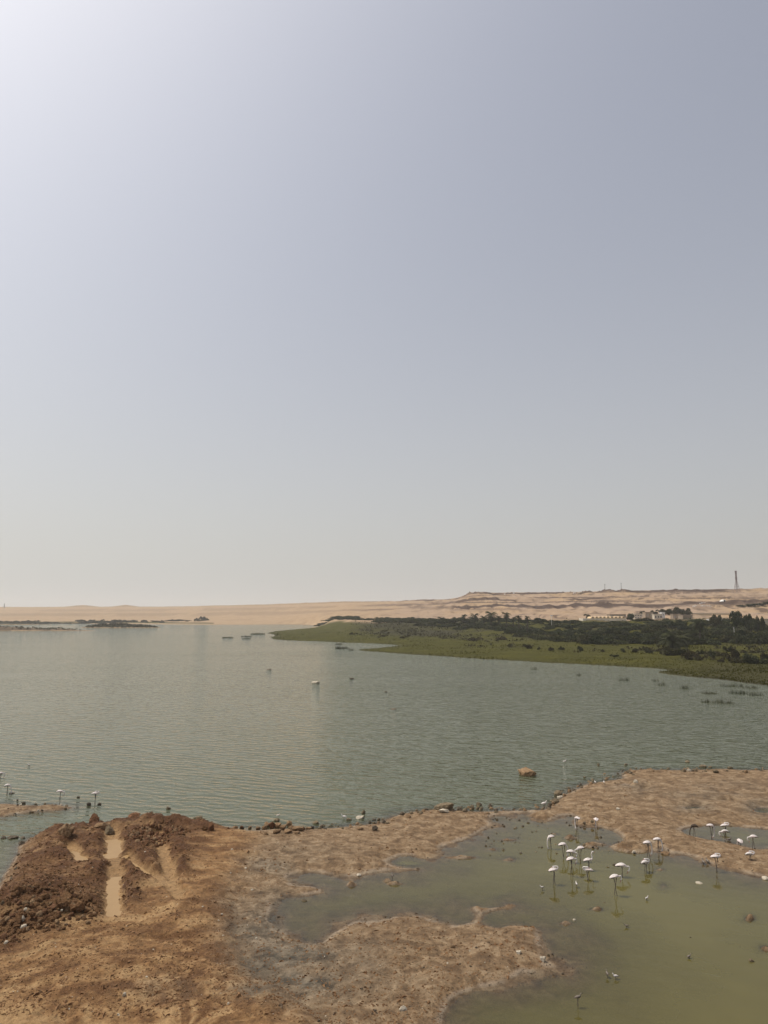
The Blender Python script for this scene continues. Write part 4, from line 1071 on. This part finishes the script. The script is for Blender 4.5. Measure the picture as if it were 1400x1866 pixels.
RK = [(962, 1416, 37, 17, 'tan', 'large tan boulder standing alone in the lake'), (115, 1527, 34, 27, 'tan', 'big pale tan boulder on the left corner of the earth rim'), (169, 1508, 22, 25, 'red', 'pointed red brown boulder upright on the earth rim'),
      (184, 1512, 30, 13, 'tan', 'flat tan slab at the foot of the pointed boulder'), (197, 1521, 20, 15, 'grey', 'squarish grey brown block below the flat slab'), (240, 1496, 28, 14, 'red', 'wedge shaped red block left of the rubble heap'),
      (222, 1502, 16, 10, 'red', 'small red lump between the slab and the wedge block'), (138, 1510, 16, 14, 'red', 'dark lump right behind the big tan boulder'), (150, 1507, 10, 11, 'red', 'thin splinter stone between boulder and pointed rock'),
      (384, 1514, 13, 18, 'red', 'dark upright stone at the right end of the earth rim'), (372, 1514, 12, 9, 'clod', 'dark lump beside the upright stone'), (360, 1493, 20, 6, 'grey', 'flat grey stone in the water beyond the rim'),
      (810, 1478, 38, 13, 'grey', 'long layered rock on the lake edge of the causeway'), (812, 1482, 24, 6, 'pale', 'pale slab lying under the long layered rock'), (838, 1477, 12, 6, 'dark', 'dark stone at the right end of the layered rock'),
      (861, 1476, 9, 11, 'grey', 'upright grey stone on the causeway edge'), (874, 1470, 11, 8, 'grey', 'grey stone in the water beyond the upright stone'), (1018, 1451, 14, 11, 'grey', 'squarish grey rock on the flat where the causeway meets it'),
      (1021, 1455, 11, 5, 'pale', 'white slab below the squarish grey rock'), (1013, 1464, 13, 8, 'grey', 'grey rock below the white slab'), (1003, 1468, 10, 5, 'dark', 'dark stone left of the grey rock by the flat'),
      (306, 1477, 10, 8, 'grey', 'white topped stone in the lake behind the rubble heap'), (503, 1499, 13, 8, 'grey', 'grey stone in the lake above the brown rock heap'), (575, 1503, 14, 7, 'grey', 'rounded grey stone in the lake right of the brown rock heap'),
      (636, 1497, 12, 7, 'grey', 'grey stone under the white bird on the lake edge'), (657, 1494, 17, 7, 'pale', 'long whitish stone in the lake right of the white bird'), (662, 1485, 9, 9, 'grey', 'round grey stone above the long whitish stone'),
      (657, 1513, 14, 5, 'tan', 'flat tan stone in the shallows under the whitish stones'), (683, 1514, 12, 9, 'dark', 'dark knobbly stone in the shallows right of the flat tan stone'), (674, 1501, 7, 6, 'dark', 'small dark stone right of the whitish stones'),
      (690, 1496, 8, 5, 'grey', 'small grey stone left of a pair near the causeway bend'), (698, 1496, 6, 5, 'grey', 'small grey stone right of its twin near the causeway bend'), (990, 1753, 13, 10, 'pale', 'bright white rock at the right tip of the mud flat'), (1000, 1743, 6, 5, 'grey', 'little grey stone above the bright white rock'),
      (1007, 1741, 5, 5, 'dark', 'little dark stone right above the bright white rock'), (946, 1739, 11, 6, 'pale', 'pale stone on the mud flat left of the white rock'), (735, 1843, 15, 8, 'pale', 'whitish stone near the bottom of the mud flat'), (826, 1728, 10, 5, 'tan', 'tan stone in the middle of the mud flat'),
      (226, 1816, 8, 7, 'pale', 'small bright white stone on the orange track'), (1275, 1613, 17, 5, 'pale', 'long whitish stone in the pool right of the birds'), (1122, 1579, 11, 5, 'dark', 'dark slab in the pool touching the largest flamingo'), (1109, 1583, 6, 4, 'grey', 'small stone left of the dark slab in the pool'),
      (1215, 1558, 17, 6, 'tan', 'flat tan slab at the edge of the right flat'), (1156, 1555, 7, 5, 'pale', 'small pale stone below the mud mound in the pool'), (653, 1597, 11, 4, 'pale', 'bright white stone on the causeway edge of the pool'), (554, 1645, 11, 5, 'grey', 'lone grey stone in the left arm of the pool'),
      (1047, 1680, 7, 6, 'pale', 'white stone with a dark tail in the open pool'), (1372, 1756, 11, 8, 'grey', 'grey stone in the pool near the right edge'), (1396, 1604, 16, 6, 'pale', 'pale flat stone cut by the right edge below the flat'), (1255, 1391, 9, 5, 'grey', 'dark grey stone in the lake above the right flat'),
      (1283, 1400, 14, 6, 'grey', 'wide grey stone in the lake just off the right flat'), (1296, 1400, 8, 4, 'grey', 'small grey stone right of the wide lake stone'), (1333, 1402, 11, 6, 'grey', 'grey stone at the lake edge near the right end'), (1091, 1396, 5, 5, 'grey', 'small stone in the open lake above the right flat'),
      (1141, 1396, 7, 5, 'grey', 'small stone in the lake above the tip of the right flat'), (1066, 1419, 6, 5, 'grey', 'small stone in the lake above the small white waders'), (1247, 1407, 10, 5, 'grey', 'left grey stone on the lake rim of the right flat'), (1257, 1406, 8, 5, 'pale', 'pale stone on the lake rim of the right flat'),
      (1306, 1409, 12, 6, 'grey', 'grey stone on the rim below the wide lake stone'), (1361, 1409, 10, 6, 'tan', 'tan stone on the rim near the right edge'), (1160, 1427, 9, 6, 'pale', 'pale stone on the tip of the right flat'), (1127, 1476, 9, 5, 'pale', 'pale stone in the middle of the right flat'),
      (576, 1246, 16, 5, 'pale', 'pale low rock far out in the lake'), (489, 1221, 12, 2.5, 'dark', 'thin dark rock far out in the lake, left of the pale rock'), (641, 1238, 11, 3, 'dark', 'thin dark rock far out in the lake, right of the pale rock'), (717, 1294, 14, 2.5, 'dark', 'barely awash dark rock in the middle of the lake'), (703, 1262, 6, 2.5, 'dark', 'tiny dark rock in the lake above the awash one'),
      (22, 1531, 22, 7, 'dark', 'longest dark stone of the low line at the left edge'), (40, 1530, 10, 6, 'dark', 'dark stone right of the longest in the left line'), (4, 1531, 12, 6, 'dark', 'dark stone at the left edge in the low line'), (38, 1540, 13, 7, 'dark', 'dark stone against the peninsula below the left line'),
      (20, 1448, 12, 4, 'dark', 'dark stone beneath the leftmost flamingos'), (161, 1470, 9, 8, 'dark', 'dark stone under the third flamingo on the left'), (181, 1468, 8, 5, 'dark', 'dark stone right under the third flamingo on the left'), (142, 1455, 6, 4, 'dark', 'small dark stone between two left flamingos'),
      (42, 1466, 7, 5, 'dark', 'dark stone on the lake rim of the left islet'), (37, 1468, 6, 3, 'pale', 'white fleck stone on the left islet'), (31, 1461, 6, 6, 'dark', 'upright dark stone on the left islet rim')]
for px, py, w, h, k, l in RK: stone_at(px, py, w, h, k, l, name='boulder' if w > 24 else 'rock', big=w > 9)
# brown rocks heaped on the lake edge of the causeway
for (px, py, w, h) in [(486, 1508, 13, 11), (495, 1510, 15, 13), (506, 1510, 14, 12), (516, 1513, 14, 11), (527, 1508, 13, 14), (532, 1514, 14, 11), (543, 1515, 22, 9), (504, 1519, 17, 8), (524, 1519, 18, 8), (481, 1512, 10, 8), (552, 1513, 9, 7), (485, 1522, 8, 6), (541, 1520, 12, 5), (563, 1512, 12, 5), (470, 1512, 9, 6), (455, 1511, 8, 6), (440, 1511, 9, 7), (428, 1513, 12, 8), (415, 1513, 8, 6)]:
    stone_at(px, py, w, h, random.choice(['tan', 'red', 'tan']), 'reddish brown rock in the heap along the causeway lake edge', 'brown rocks heaped on the causeway', 'rock', .15)
# rubble heaps: pieces are parts of the heap they lie in
def heap(name, label, cx, cy, n, fx, fy, kinds, size):
    x, y, _ = G(cx, cy, .6)
    root = tag(empty(name, (x, y, nz(x, y))), label, 'rubble heap')
    for i in range(n):
        a, r = random.random() * 6.28, math.sqrt(random.random())
        xx, yy = x + math.cos(a) * r * fx, y + math.sin(a) * r * fy
        s_ = random.uniform(*size) * (1.25 - .5 * r)
        z = nz(xx, yy)
        put('stone', random.choice(SML[random.choice(kinds)]), root, (xx - x, yy - y, z + s_ * .12 - root.location.z), tuple(random.uniform(0, 3) for _ in range(3)), (s_, s_ * random.uniform(.65, 1), s_ * random.uniform(.55, .85)))
    return root
heap('rubble_heap', 'heap of dark broken stones on top of the earth rim', 288, 1518, 230, 1.75, 1.7, ('red', 'clod', 'red', 'clod', 'red', 'tan'), (.07, .20))
heap('clod_heap', 'heap of dark earth clods and stones at the left edge', 84, 1672, 260, 2.2, 1.9, ('clod', 'clod', 'red', 'clod', 'tan'), (.04, .19))
heap('clod_heap', 'spill of earth clods and pale rubble at the lower left edge', 4, 1700, 40, 1.2, 1.2, ('clod', 'red', 'tan', 'pale'), (.06, .2))
for px, py, w, k in ((100, 1634, 14, 'grey'), (112, 1655, 20, 'clod'), (80, 1640, 18, 'clod'), (45, 1660, 9, 'pale'), (140, 1662, 26, 'clod'), (58, 1670, 16, 'clod'), (95, 1675, 18, 'clod'), (30, 1630, 26, 'clod'), (160, 1645, 18, 'clod')):
    stone_at(px, py, w, w * .62, k, {'pale': 'white brick like stone in the left clod heap', 'grey': 'grey rounded lump on top of the left clod heap'}.get(k, 'large earth clod in the heap at the left edge'), None if k in ('pale', 'grey') else 'large clods of the left heap', 'clod_lump', .2, cat='clod')

# smaller stones one can count, by stretch of shore
def strew(pts, kinds, size, label, group, name='stone', minz=-.4, maxz=9):
    k = 0
    for px, py in pts:
        x, y, _ = G(px, py)
        if not (minz < nz(x, y) < maxz): continue
        w = random.uniform(*size)
        stone_at(px, py, w, w * random.uniform(.35, .8), random.choice(kinds), label, group, name, .36, False, cat='stone'); k += 1
def along(path, n, jx, jy):
    P = np.array(path, float); seg_ = np.linalg.norm(np.diff(P, axis=0), axis=1); cum = np.r_[0, np.cumsum(seg_)]
    t = rng.uniform(0, cum[-1], n)
    return np.stack([np.interp(t, cum, P[:, 0]) + rng.normal(0, jx, n), np.interp(t, cum, P[:, 1]) + rng.normal(0, jy, n)], -1)
strew(along([(560, 1510), (620, 1508), (690, 1500), (750, 1482), (800, 1477)], 44, 5, 2.6), ('grey', 'grey', 'tan', 'dark', 'tan'), (2.5, 10), 'small grey stone along the lake edge of the causeway', 'stones along the causeway lake edge')
strew(along([(820, 1476), (900, 1477), (960, 1475), (1010, 1468)], 46, 6, 3), ('grey', 'tan', 'tan', 'dark', 'grey'), (2.5, 10), 'small stone in the low row that closes the causeway', 'stones closing the causeway')
strew(along([(1000, 1475), (1020, 1452), (1070, 1430), (1130, 1412), (1180, 1404)], 48, 5, 3), ('grey', 'grey', 'tan', 'dark', 'tan'), (2.5, 8.5), 'small stone along the lake edge of the right flat', 'stones along the right flat')
strew(along([(1180, 1404), (1400, 1404)], 30, 5, 2), ('grey', 'grey', 'tan', 'dark', 'tan'), (2.5, 8), 'small stone on the lake rim near the right edge', 'stones on the right lake rim')
strew(np.stack([rng.uniform(885, 1110, 95), rng.uniform(1486, 1562, 95)], -1), ('dark', 'dark', 'grey'), (3, 7), 'small dark stone scattered in the shallows behind the flamingos', 'stones in the shallows behind the flamingos', maxz=.25)
strew(np.stack([rng.uniform(930, 1400, 60), rng.uniform(1600, 1860, 60)], -1), ('dark', 'grey', 'dark'), (2.5, 5), 'tiny dark stone sticking out of the open pool', 'stones in the open pool', maxz=.1)
strew(along([(36, 1560), (20, 1610), (-5, 1650)], 16, 4, 5), ('dark', 'grey'), (4, 9), 'dark stone at the water line of the left bank', 'stones on the left bank')
strew(along([(0, 1488), (60, 1479), (128, 1473), (100, 1466), (0, 1466)], 26, 4, 1.5), ('dark', 'grey', 'pale'), (3, 6), 'small stone round the rim of the left islet', 'stones round the left islet')
strew(np.stack([rng.uniform(390, 480, 9), rng.uniform(1540, 1720, 9)], -1), ('pale',), (3.5, 6), 'bright white pebble on the brown ground left of the pool', 'white pebbles left of the pool')
strew(np.stack([rng.uniform(10, 420, 12), rng.uniform(1600, 1850, 12)], -1), ('pale', 'tan'), (3, 6), 'pale pebble on the orange track', 'pale pebbles on the track')

# grit and clods, far too many to count
def grit(n, mat, size, seed, test, name, label, kind_elong=1.0):
    g = np.random.default_rng(seed)
    U, V_ = g.uniform(-60, 1460, n), 1400 + 490 * g.random(n) ** .8
    pts = np.array([G(a, b)[:2] for a, b in zip(U, V_)])
    z, at2, _ = near(pts[:, 0], pts[:, 1], True)
    ok = test(z, at2, g.random(n), pts)
    pts, z = pts[ok], z[ok]; m = len(pts)
    base = np.array([(1, 0, 0), (-.5, .87, 0), (-.5, -.87, 0), (.45, .3, .75), (-.4, .35, .7), (0, -.5, .8)])
    tri = np.array([(0, 1, 4), (0, 4, 3), (1, 2, 5), (1, 5, 4), (2, 0, 3), (2, 3, 5), (3, 4, 5)])
    s = size * g.uniform(.45, 1.0, m) ** 1.6 * np.where(g.random(m) < .07, 2.0, 1)
    a = g.uniform(0, 6.28, m)
    B = base[None] * (1 + .3 * g.normal(size=(m, 6, 3))) * s[:, None, None] * [kind_elong, 1, .75]
    X = B[..., 0] * np.cos(a)[:, None] - B[..., 1] * np.sin(a)[:, None]; Y = B[..., 0] * np.sin(a)[:, None] + B[..., 1] * np.cos(a)[:, None]
    Vv = np.stack([X + pts[:, 0, None], Y + pts[:, 1, None], B[..., 2] + z[:, None] - .15 * s[:, None]], -1).reshape(-1, 3)
    Fc = (tri[None] + (np.arange(m) * 6)[:, None, None]).reshape(-1, 3)
    return tag(put(name, mesh_np(name, Vv, Fc, [mat], smooth=False)), label, 'grit', kind='stuff')
M['grit'] = simple('grit_earth', (.25, .14, .065), (.135, .068, .030), .95, 1.2, 0)
M['grit_dark'] = simple('grit_dark', (.150, .105, .066), (.075, .056, .038), .9, 1.2, 0)
grit(42000, M['grit'], .058, 1, lambda z, a, r, p: (z > .06) & (r < .35 + .3 * a['upland'] + .6 * a['churn'] - .6 * a['slick']), 'earth_clods', 'loose earth crumbs strewn over the mud', 1.3)
grit(34000, M['clod'], .085, 5, lambda z, a, r, p: (z > .15) & (a['churn'] > .35) & (r < .9), 'churned_clods', 'dark crumbled clods on the churned rim', 1.2)
grit(15000, M['grit_dark'], .048, 2, lambda z, a, r, p: (z > -.015) & (r < .75 * (1 - a['upland']) * (.35 + 1.0 * (z < .12))), 'dark_grit', 'dark grit strewn over the mud flats', 1.2)
grit(2600, M['rock_pale'], .035, 3, lambda z, a, r, p: (z > .03) & (r < .25), 'pale_grit', 'pale grit specks on the mud')

# ------------------------------------------------------------------ flamingos and other birds
POSE = {
 'feed': ([(.13, 0, -.02, .095), (.19, 0, -.06, .06), (.23, 0, -.12, .036), (.27, 0, -.22, .027), (.30, 0, -.36, .024), (.31, 0, -.52, .023), (.31, 0, -.62, .024), (.29, 0, -.69, .034), (.26, 0, -.73, .028)], (-.05, -.09)),
 'up': ([(.14, 0, .0, .09), (.20, 0, .02, .055), (.245, 0, .07, .034), (.245, 0, .16, .026), (.215, 0, .26, .024), (.205, 0, .37, .023), (.24, 0, .45, .025), (.285, 0, .475, .036), (.325, 0, .465, .027)], (.075, -.05)),
 'tuck': ([(.14, 0, .01, .09), (.20, 0, .03, .055), (.25, 0, .06, .034), (.265, .0, .12, .029), (.23, .02, .165, .027), (.15, .04, .175, .027), (.06, .05, .165, .03), (-.0, .05, .155, .036), (-.04, .05, .145, .026)], (-.05, -.02)),
 'low': ([(.14, 0, -.01, .09), (.20, 0, -.03, .055), (.255, 0, -.04, .034), (.31, 0, -.02, .027), (.35, 0, -.05, .025), (.365, 0, -.12, .024), (.35, 0, -.19, .026), (.325, 0, -.235, .036), (.30, 0, -.265, .028)], (-.04, -.075)),
}
def bird_meshes(pose):
    path, (bx, bz) = POSE[pose]
    pts = [(-.29, 0, -.045), (-.25, 0, -.03), (-.18, 0, .0), (-.09, 0, .025), (.0, 0, .03), (.075, 0, .015)]
    rad = [(.015, .010), (.04, .035), (.075, .08), (.095, .105), (.102, .112), (.098, .108)]
    pts += [p[:3] for p in path]; rad += [(p[3] * (1.35 if p[3] < .04 else 1.0),) * 2 for p in path]
    body = MB().tube(pts, rad, 12)
    hd = Vector(path[-1][:3]); d = Vector((bx, 0, bz)).normalized()
    bl = MB().tube([hd - d * .012, hd + d * .05, hd + d * .085 + Vector((0, 0, -.012)), hd + d * .105 + Vector((-.012, 0, -.04))], [.024, .02, .015, .004], 8)
    wings = []
    for s_ in (-1, 1):
        w = MB().tube([(.12, s_ * .075, .035), (.04, s_ * .108, .05), (-.08, s_ * .112, .045), (-.20, s_ * .078, .01), (-.31, s_ * .035, -.045)], [(.02, .02), (.03, .075), (.03, .085), (.026, .06), (.008, .015)], 10)
        t_ = MB().tube([(-.10, s_ * .105, -.03), (-.20, s_ * .082, -.045), (-.33, s_ * .03, -.075)], [(.012, .02), (.014, .028), (.006, .008)], 8)
        wings.append((w.mesh('wing', M['wing_white'], True), t_.mesh('flight_feathers', M['feather_black'], True)))
    return body.mesh('body', M['feather'], True), bl.mesh('bill', M['bill'], True), wings
BM = {p: bird_meshes(p) for p in POSE}
LEG = MB().tube([(.0, 0, 1.02), (.012, 0, .78), (-.012, 0, .50), (-.006, 0, .47), (.004, 0, .2), (.0, 0, .02)], [.024, .014, .012, .017, .011, .011], 7)
LEG.box(-.02, .09, -.035, .035, .0, .018)
LEG = LEG.mesh('leg', M['leg'], True)
def flamingo(px, by, fy, yaw, pose, label, colour='white', size=1.0, group='flamingos wading in the shallows'):
    x, y, _ = G(px, fy)
    zb = AT(px, by, y)[2]
    gz = min(nz(x, y), .3); gz = max(gz, -.30)
    root = tag(empty('flamingo', (x, y, gz), R(yaw)), label, 'flamingo', group)
    H = zb - gz
    bd, bl, wg = BM[pose]
    tl = random.uniform(-.14, .2); sc = (size * 1.05, size * .95, size)
    kids = [put('body', bd, root, (0, 0, H), (0, tl, 0), sc), put('bill', bl, root, (0, 0, H), (0, tl, 0), sc)]
    for w, t_ in wg:
        wo_ = put('wing', w, root, (0, 0, H), (0, tl, 0), sc)
        put('flight_feathers', t_, wo_); kids.append(wo_)
    st = random.choice((-1, 1)) * random.uniform(.03, .17)
    for s_ in (-1, 1): put('leg', LEG, root, (s_ * st * H * .5 + .01, s_ * .055, 0), (0, -s_ * st, 0), (1, 1, (H - .06) / math.cos(st)))
    if colour != 'white':
        for o in kids:
            if o.name.startswith('bill'): continue
            if colour == 'grey' and o.name.startswith('body'): continue
            o.material_slots[0].link = 'OBJECT'; o.material_slots[0].material = M['feather_' + colour]
    return root
FL = [(1, 1409, 1418, 20, 'low', 'white flamingo cut by the left edge above the islet', 'white'),
      (13, 1431, 1447, 5, 'feed', 'leftmost whole flamingo, feeding beside a dark stone', 'white'), (109, 1442, 1460, 10, 'low', 'flamingo with curled neck above the tip of the left islet', 'white'), (173, 1446, 1467, 20, 'tuck', 'flamingo standing over two dark stones left of the heap', 'white'),
      (1052, 1491, 1513, 110, 'feed', 'flamingo tipped forward at the head of the inlet', 'white'), (1087, 1493, 1510, 80, 'feed', 'flamingo seen end on beside the right flat', 'white'), (1004, 1525, 1547, 200, 'feed', 'leftmost flamingo of the pool flock', 'white'),
      (1027, 1538.5, 1564, 10, 'feed', 'flamingo at the upper left of the dense cluster', 'white'), (1042, 1552, 1572, 355, 'low', 'flamingo in the dense cluster with neck bent to the right', 'white'), (1058, 1545.5, 1570, 195, 'low', 'flamingo at the upper right of the dense cluster', 'white'),
      (1042, 1565, 1597, 15, 'low', 'front flamingo of the dense cluster with dark underwing', 'white'), (1073, 1567, 1586, 5, 'up', 'flamingo with neck raised high, dark head', 'white'), (1072, 1585, 1605, 170, 'tuck', 'flamingo below the one with the raised neck, head folded back', 'white'),
      (1010, 1585, 1612, 10, 'tuck', 'flamingo at the left of the pool with dark head over its shoulder', 'white'), (1134, 1577, 1598, 350, 'low', 'largest flamingo, pinkish, neck looped down to the right', 'white'), (1122, 1597, 1632, 5, 'low', 'nearest flamingo, on long straight legs', 'white'),
      (1177, 1572, 1589, 30, 'tuck', 'grey winged flamingo alone right of the largest one', 'grey'), (1182, 1535.5, 1566, 10, 'feed', 'flamingo striding at the edge of the right flat', 'white'), (1200, 1529.5, 1552, 0, 'feed', 'flamingo behind the striding one on the right flat edge', 'white'),
      (1266, 1505, 1524, 190, 'feed', 'dark brown young flamingo with its neck down in the small pond', 'brown'), (1297, 1504.5, 1529, 5, 'feed', 'white flamingo left of the pair in the small pond', 'white'), (1322, 1504, 1515, 350, 'tuck', 'flamingo farthest back in the small pond', 'white'),
      (1322, 1515, 1535, 170, 'low', 'grey flamingo with dark wings in the middle of the small pond', 'grey'), (1348.5, 1532, 1543, 90, 'feed', 'flamingo seen from behind at the near rim of the small pond', 'white'), (1374, 1524.5, 1549, 180, 'low', 'rightmost flamingo of the small pond, on thin legs', 'white'),
      (1306, 1561, 1588, 0, 'tuck', 'pinkish flamingo standing at the near edge of the right flat', 'white'), (1368, 1556.5, 1575, 0, 'tuck', 'brownish flamingo on the right flat below the small pond', 'grey')]
for px, by, fy, yaw, pose, l, c in FL: flamingo(px, by, fy, yaw, pose, l, c, .98 if 'largest' in l else .82)

# small waders, egrets and gulls
def small_bird_meshes(nm, back, belly):
    b = MB().tube([(-.17, 0, -.02), (-.12, 0, .0), (-.05, 0, .015), (.03, 0, .015), (.08, 0, .03), (.11, 0, .07), (.12, 0, .11), (.145, 0, .135), (.17, 0, .13)], [.008, .03, .055, .06, .045, .026, .02, .028, .014], 10)
    bl = MB().tube([(.17, 0, .132), (.25, 0, .115)], [.008, .003], 6)
    w = [MB().tube([(.05, s * .04, .025), (-.04, s * .055, .03), (-.19, s * .015, -.005)], [(.012, .03), (.014, .042), (.004, .008)], 8).mesh('wing', back, True) for s in (-1, 1)]
    return b.mesh('body', belly, True), bl.mesh('bill', M['feather_black'], True), w
SB = {'stilt': small_bird_meshes('stilt', M['feather_black'], M['feather']), 'dark': small_bird_meshes('dark', M['feather_brown'], M['feather_grey']), 'egret': small_bird_meshes('egret', M['feather'], M['feather'])}
def small_bird(px, py, yaw, kind, label, name, scale=1.0, leg=.22, cat='bird'):
    if name == 'wader': leg *= 1.5
    x, y, _ = G(px, py)
    gz = max(min(nz(x, y), .4), -.06) if leg else -.02
    if y > 98: gz = 0
    root = tag(empty(name, (x, y, gz), R(yaw)), label, cat)
    bd, bl, wg = SB[kind]; H = (leg + .05) * scale
    put('body', bd, root, (0, 0, H), (0, 0, 0), (scale,) * 3); put('bill', bl, root, (0, 0, H), (0, 0, 0), (scale,) * 3)
    for w in wg: put('wing', w, root, (0, 0, H), (0, 0, 0), (scale,) * 3)
    if leg:
        for s_ in (-1, 1): put('leg', LEG, root, (-.01, s_ * .02 * scale, 0), (0, 0, 0), (.5, .5, H - .02))
SBL = [(988, 1622, 200, 'stilt', 'black and white wader at the left of the open pool', 'wader', 0.68, .15), (1051, 1617, 90, 'stilt', 'small upright wader below the flock', 'wader', 0.68, .18), (1179, 1640, 30, 'stilt', 'small white wader in the open pool below the largest flamingo', 'wader', 0.62, .12),
       (1107, 1781, 90, 'dark', 'left dark wader of a pair in the lower pool', 'wader', 0.68, .15), (1122, 1784, 180, 'stilt', 'right wader of a pair in the lower pool', 'wader', 0.68, .12), (1054, 1836, 10, 'dark', 'dark long legged wader alone near the bottom of the pool', 'wader', 0.81, .28),
       (715, 1604, 90, 'dark', 'dark wader standing in the left arm of the pool', 'wader', 0.74, .2), (1142, 1690, 170, 'dark', 'dark wader in the middle of the open pool', 'wader', 0.62, .1), (1256, 1746, 20, 'dark', 'dark wader pecking in the lower right pool', 'wader', 0.62, .1),
       (992, 1472, 10, 'egret', 'white egret standing by the stones where causeway and flat meet', 'egret', 1.18, .22), (627, 1492, 185, 'egret', 'white egret on the lake edge above the causeway stones', 'egret', 1.12, .12),
       (1085, 1433, 90, 'egret', 'left tiny white wader on the lake side of the right flat', 'egret', 0.68, .12), (1101, 1434, 80, 'egret', 'right tiny white wader on the lake side of the right flat', 'egret', 0.68, .14), (1029, 1388, 0, 'egret', 'white gull afloat right of the large boulder', 'gull', 0.93, 0),
       (53, 1394, 200, 'egret', 'tiny white gull afloat above the left flamingos', 'gull', 0.74, 0), (507, 1486, 10, 'egret', 'tiny white gull afloat above the brown rock heap', 'gull', 0.62, 0), (1282, 1574, 90, 'dark', 'left of two dark squat birds on the edge of the right flat', 'duck', 0.96, .05), (1289.5, 1573.5, 90, 'dark', 'right of two dark squat birds on the edge of the right flat', 'duck', 0.96, .05),
       (1329, 1532, 10, 'dark', 'small rusty bird beside the grey flamingo of the small pond', 'duck', 1.04, .04)]
for a in SBL: small_bird(*a)

# ------------------------------------------------------------------ dusty air
t = NT('haze_air')
pv = t.add('ShaderNodeVolumePrincipled')
pv.inputs['Color'].default_value = (.93, .92, .90, 1)
pv.inputs['Density'].default_value = .00016
pv.inputs['Anisotropy'].default_value = .3
t.link(pv.outputs[0], t.out.inputs['Volume'])
hz_o = put('haze', MB().box(-3600, 3600, -80, 3600, -4.4, 78).mesh('haze', t.m))
tag(hz_o, 'pale dusty air over lake and dunes', 'haze', kind='stuff')
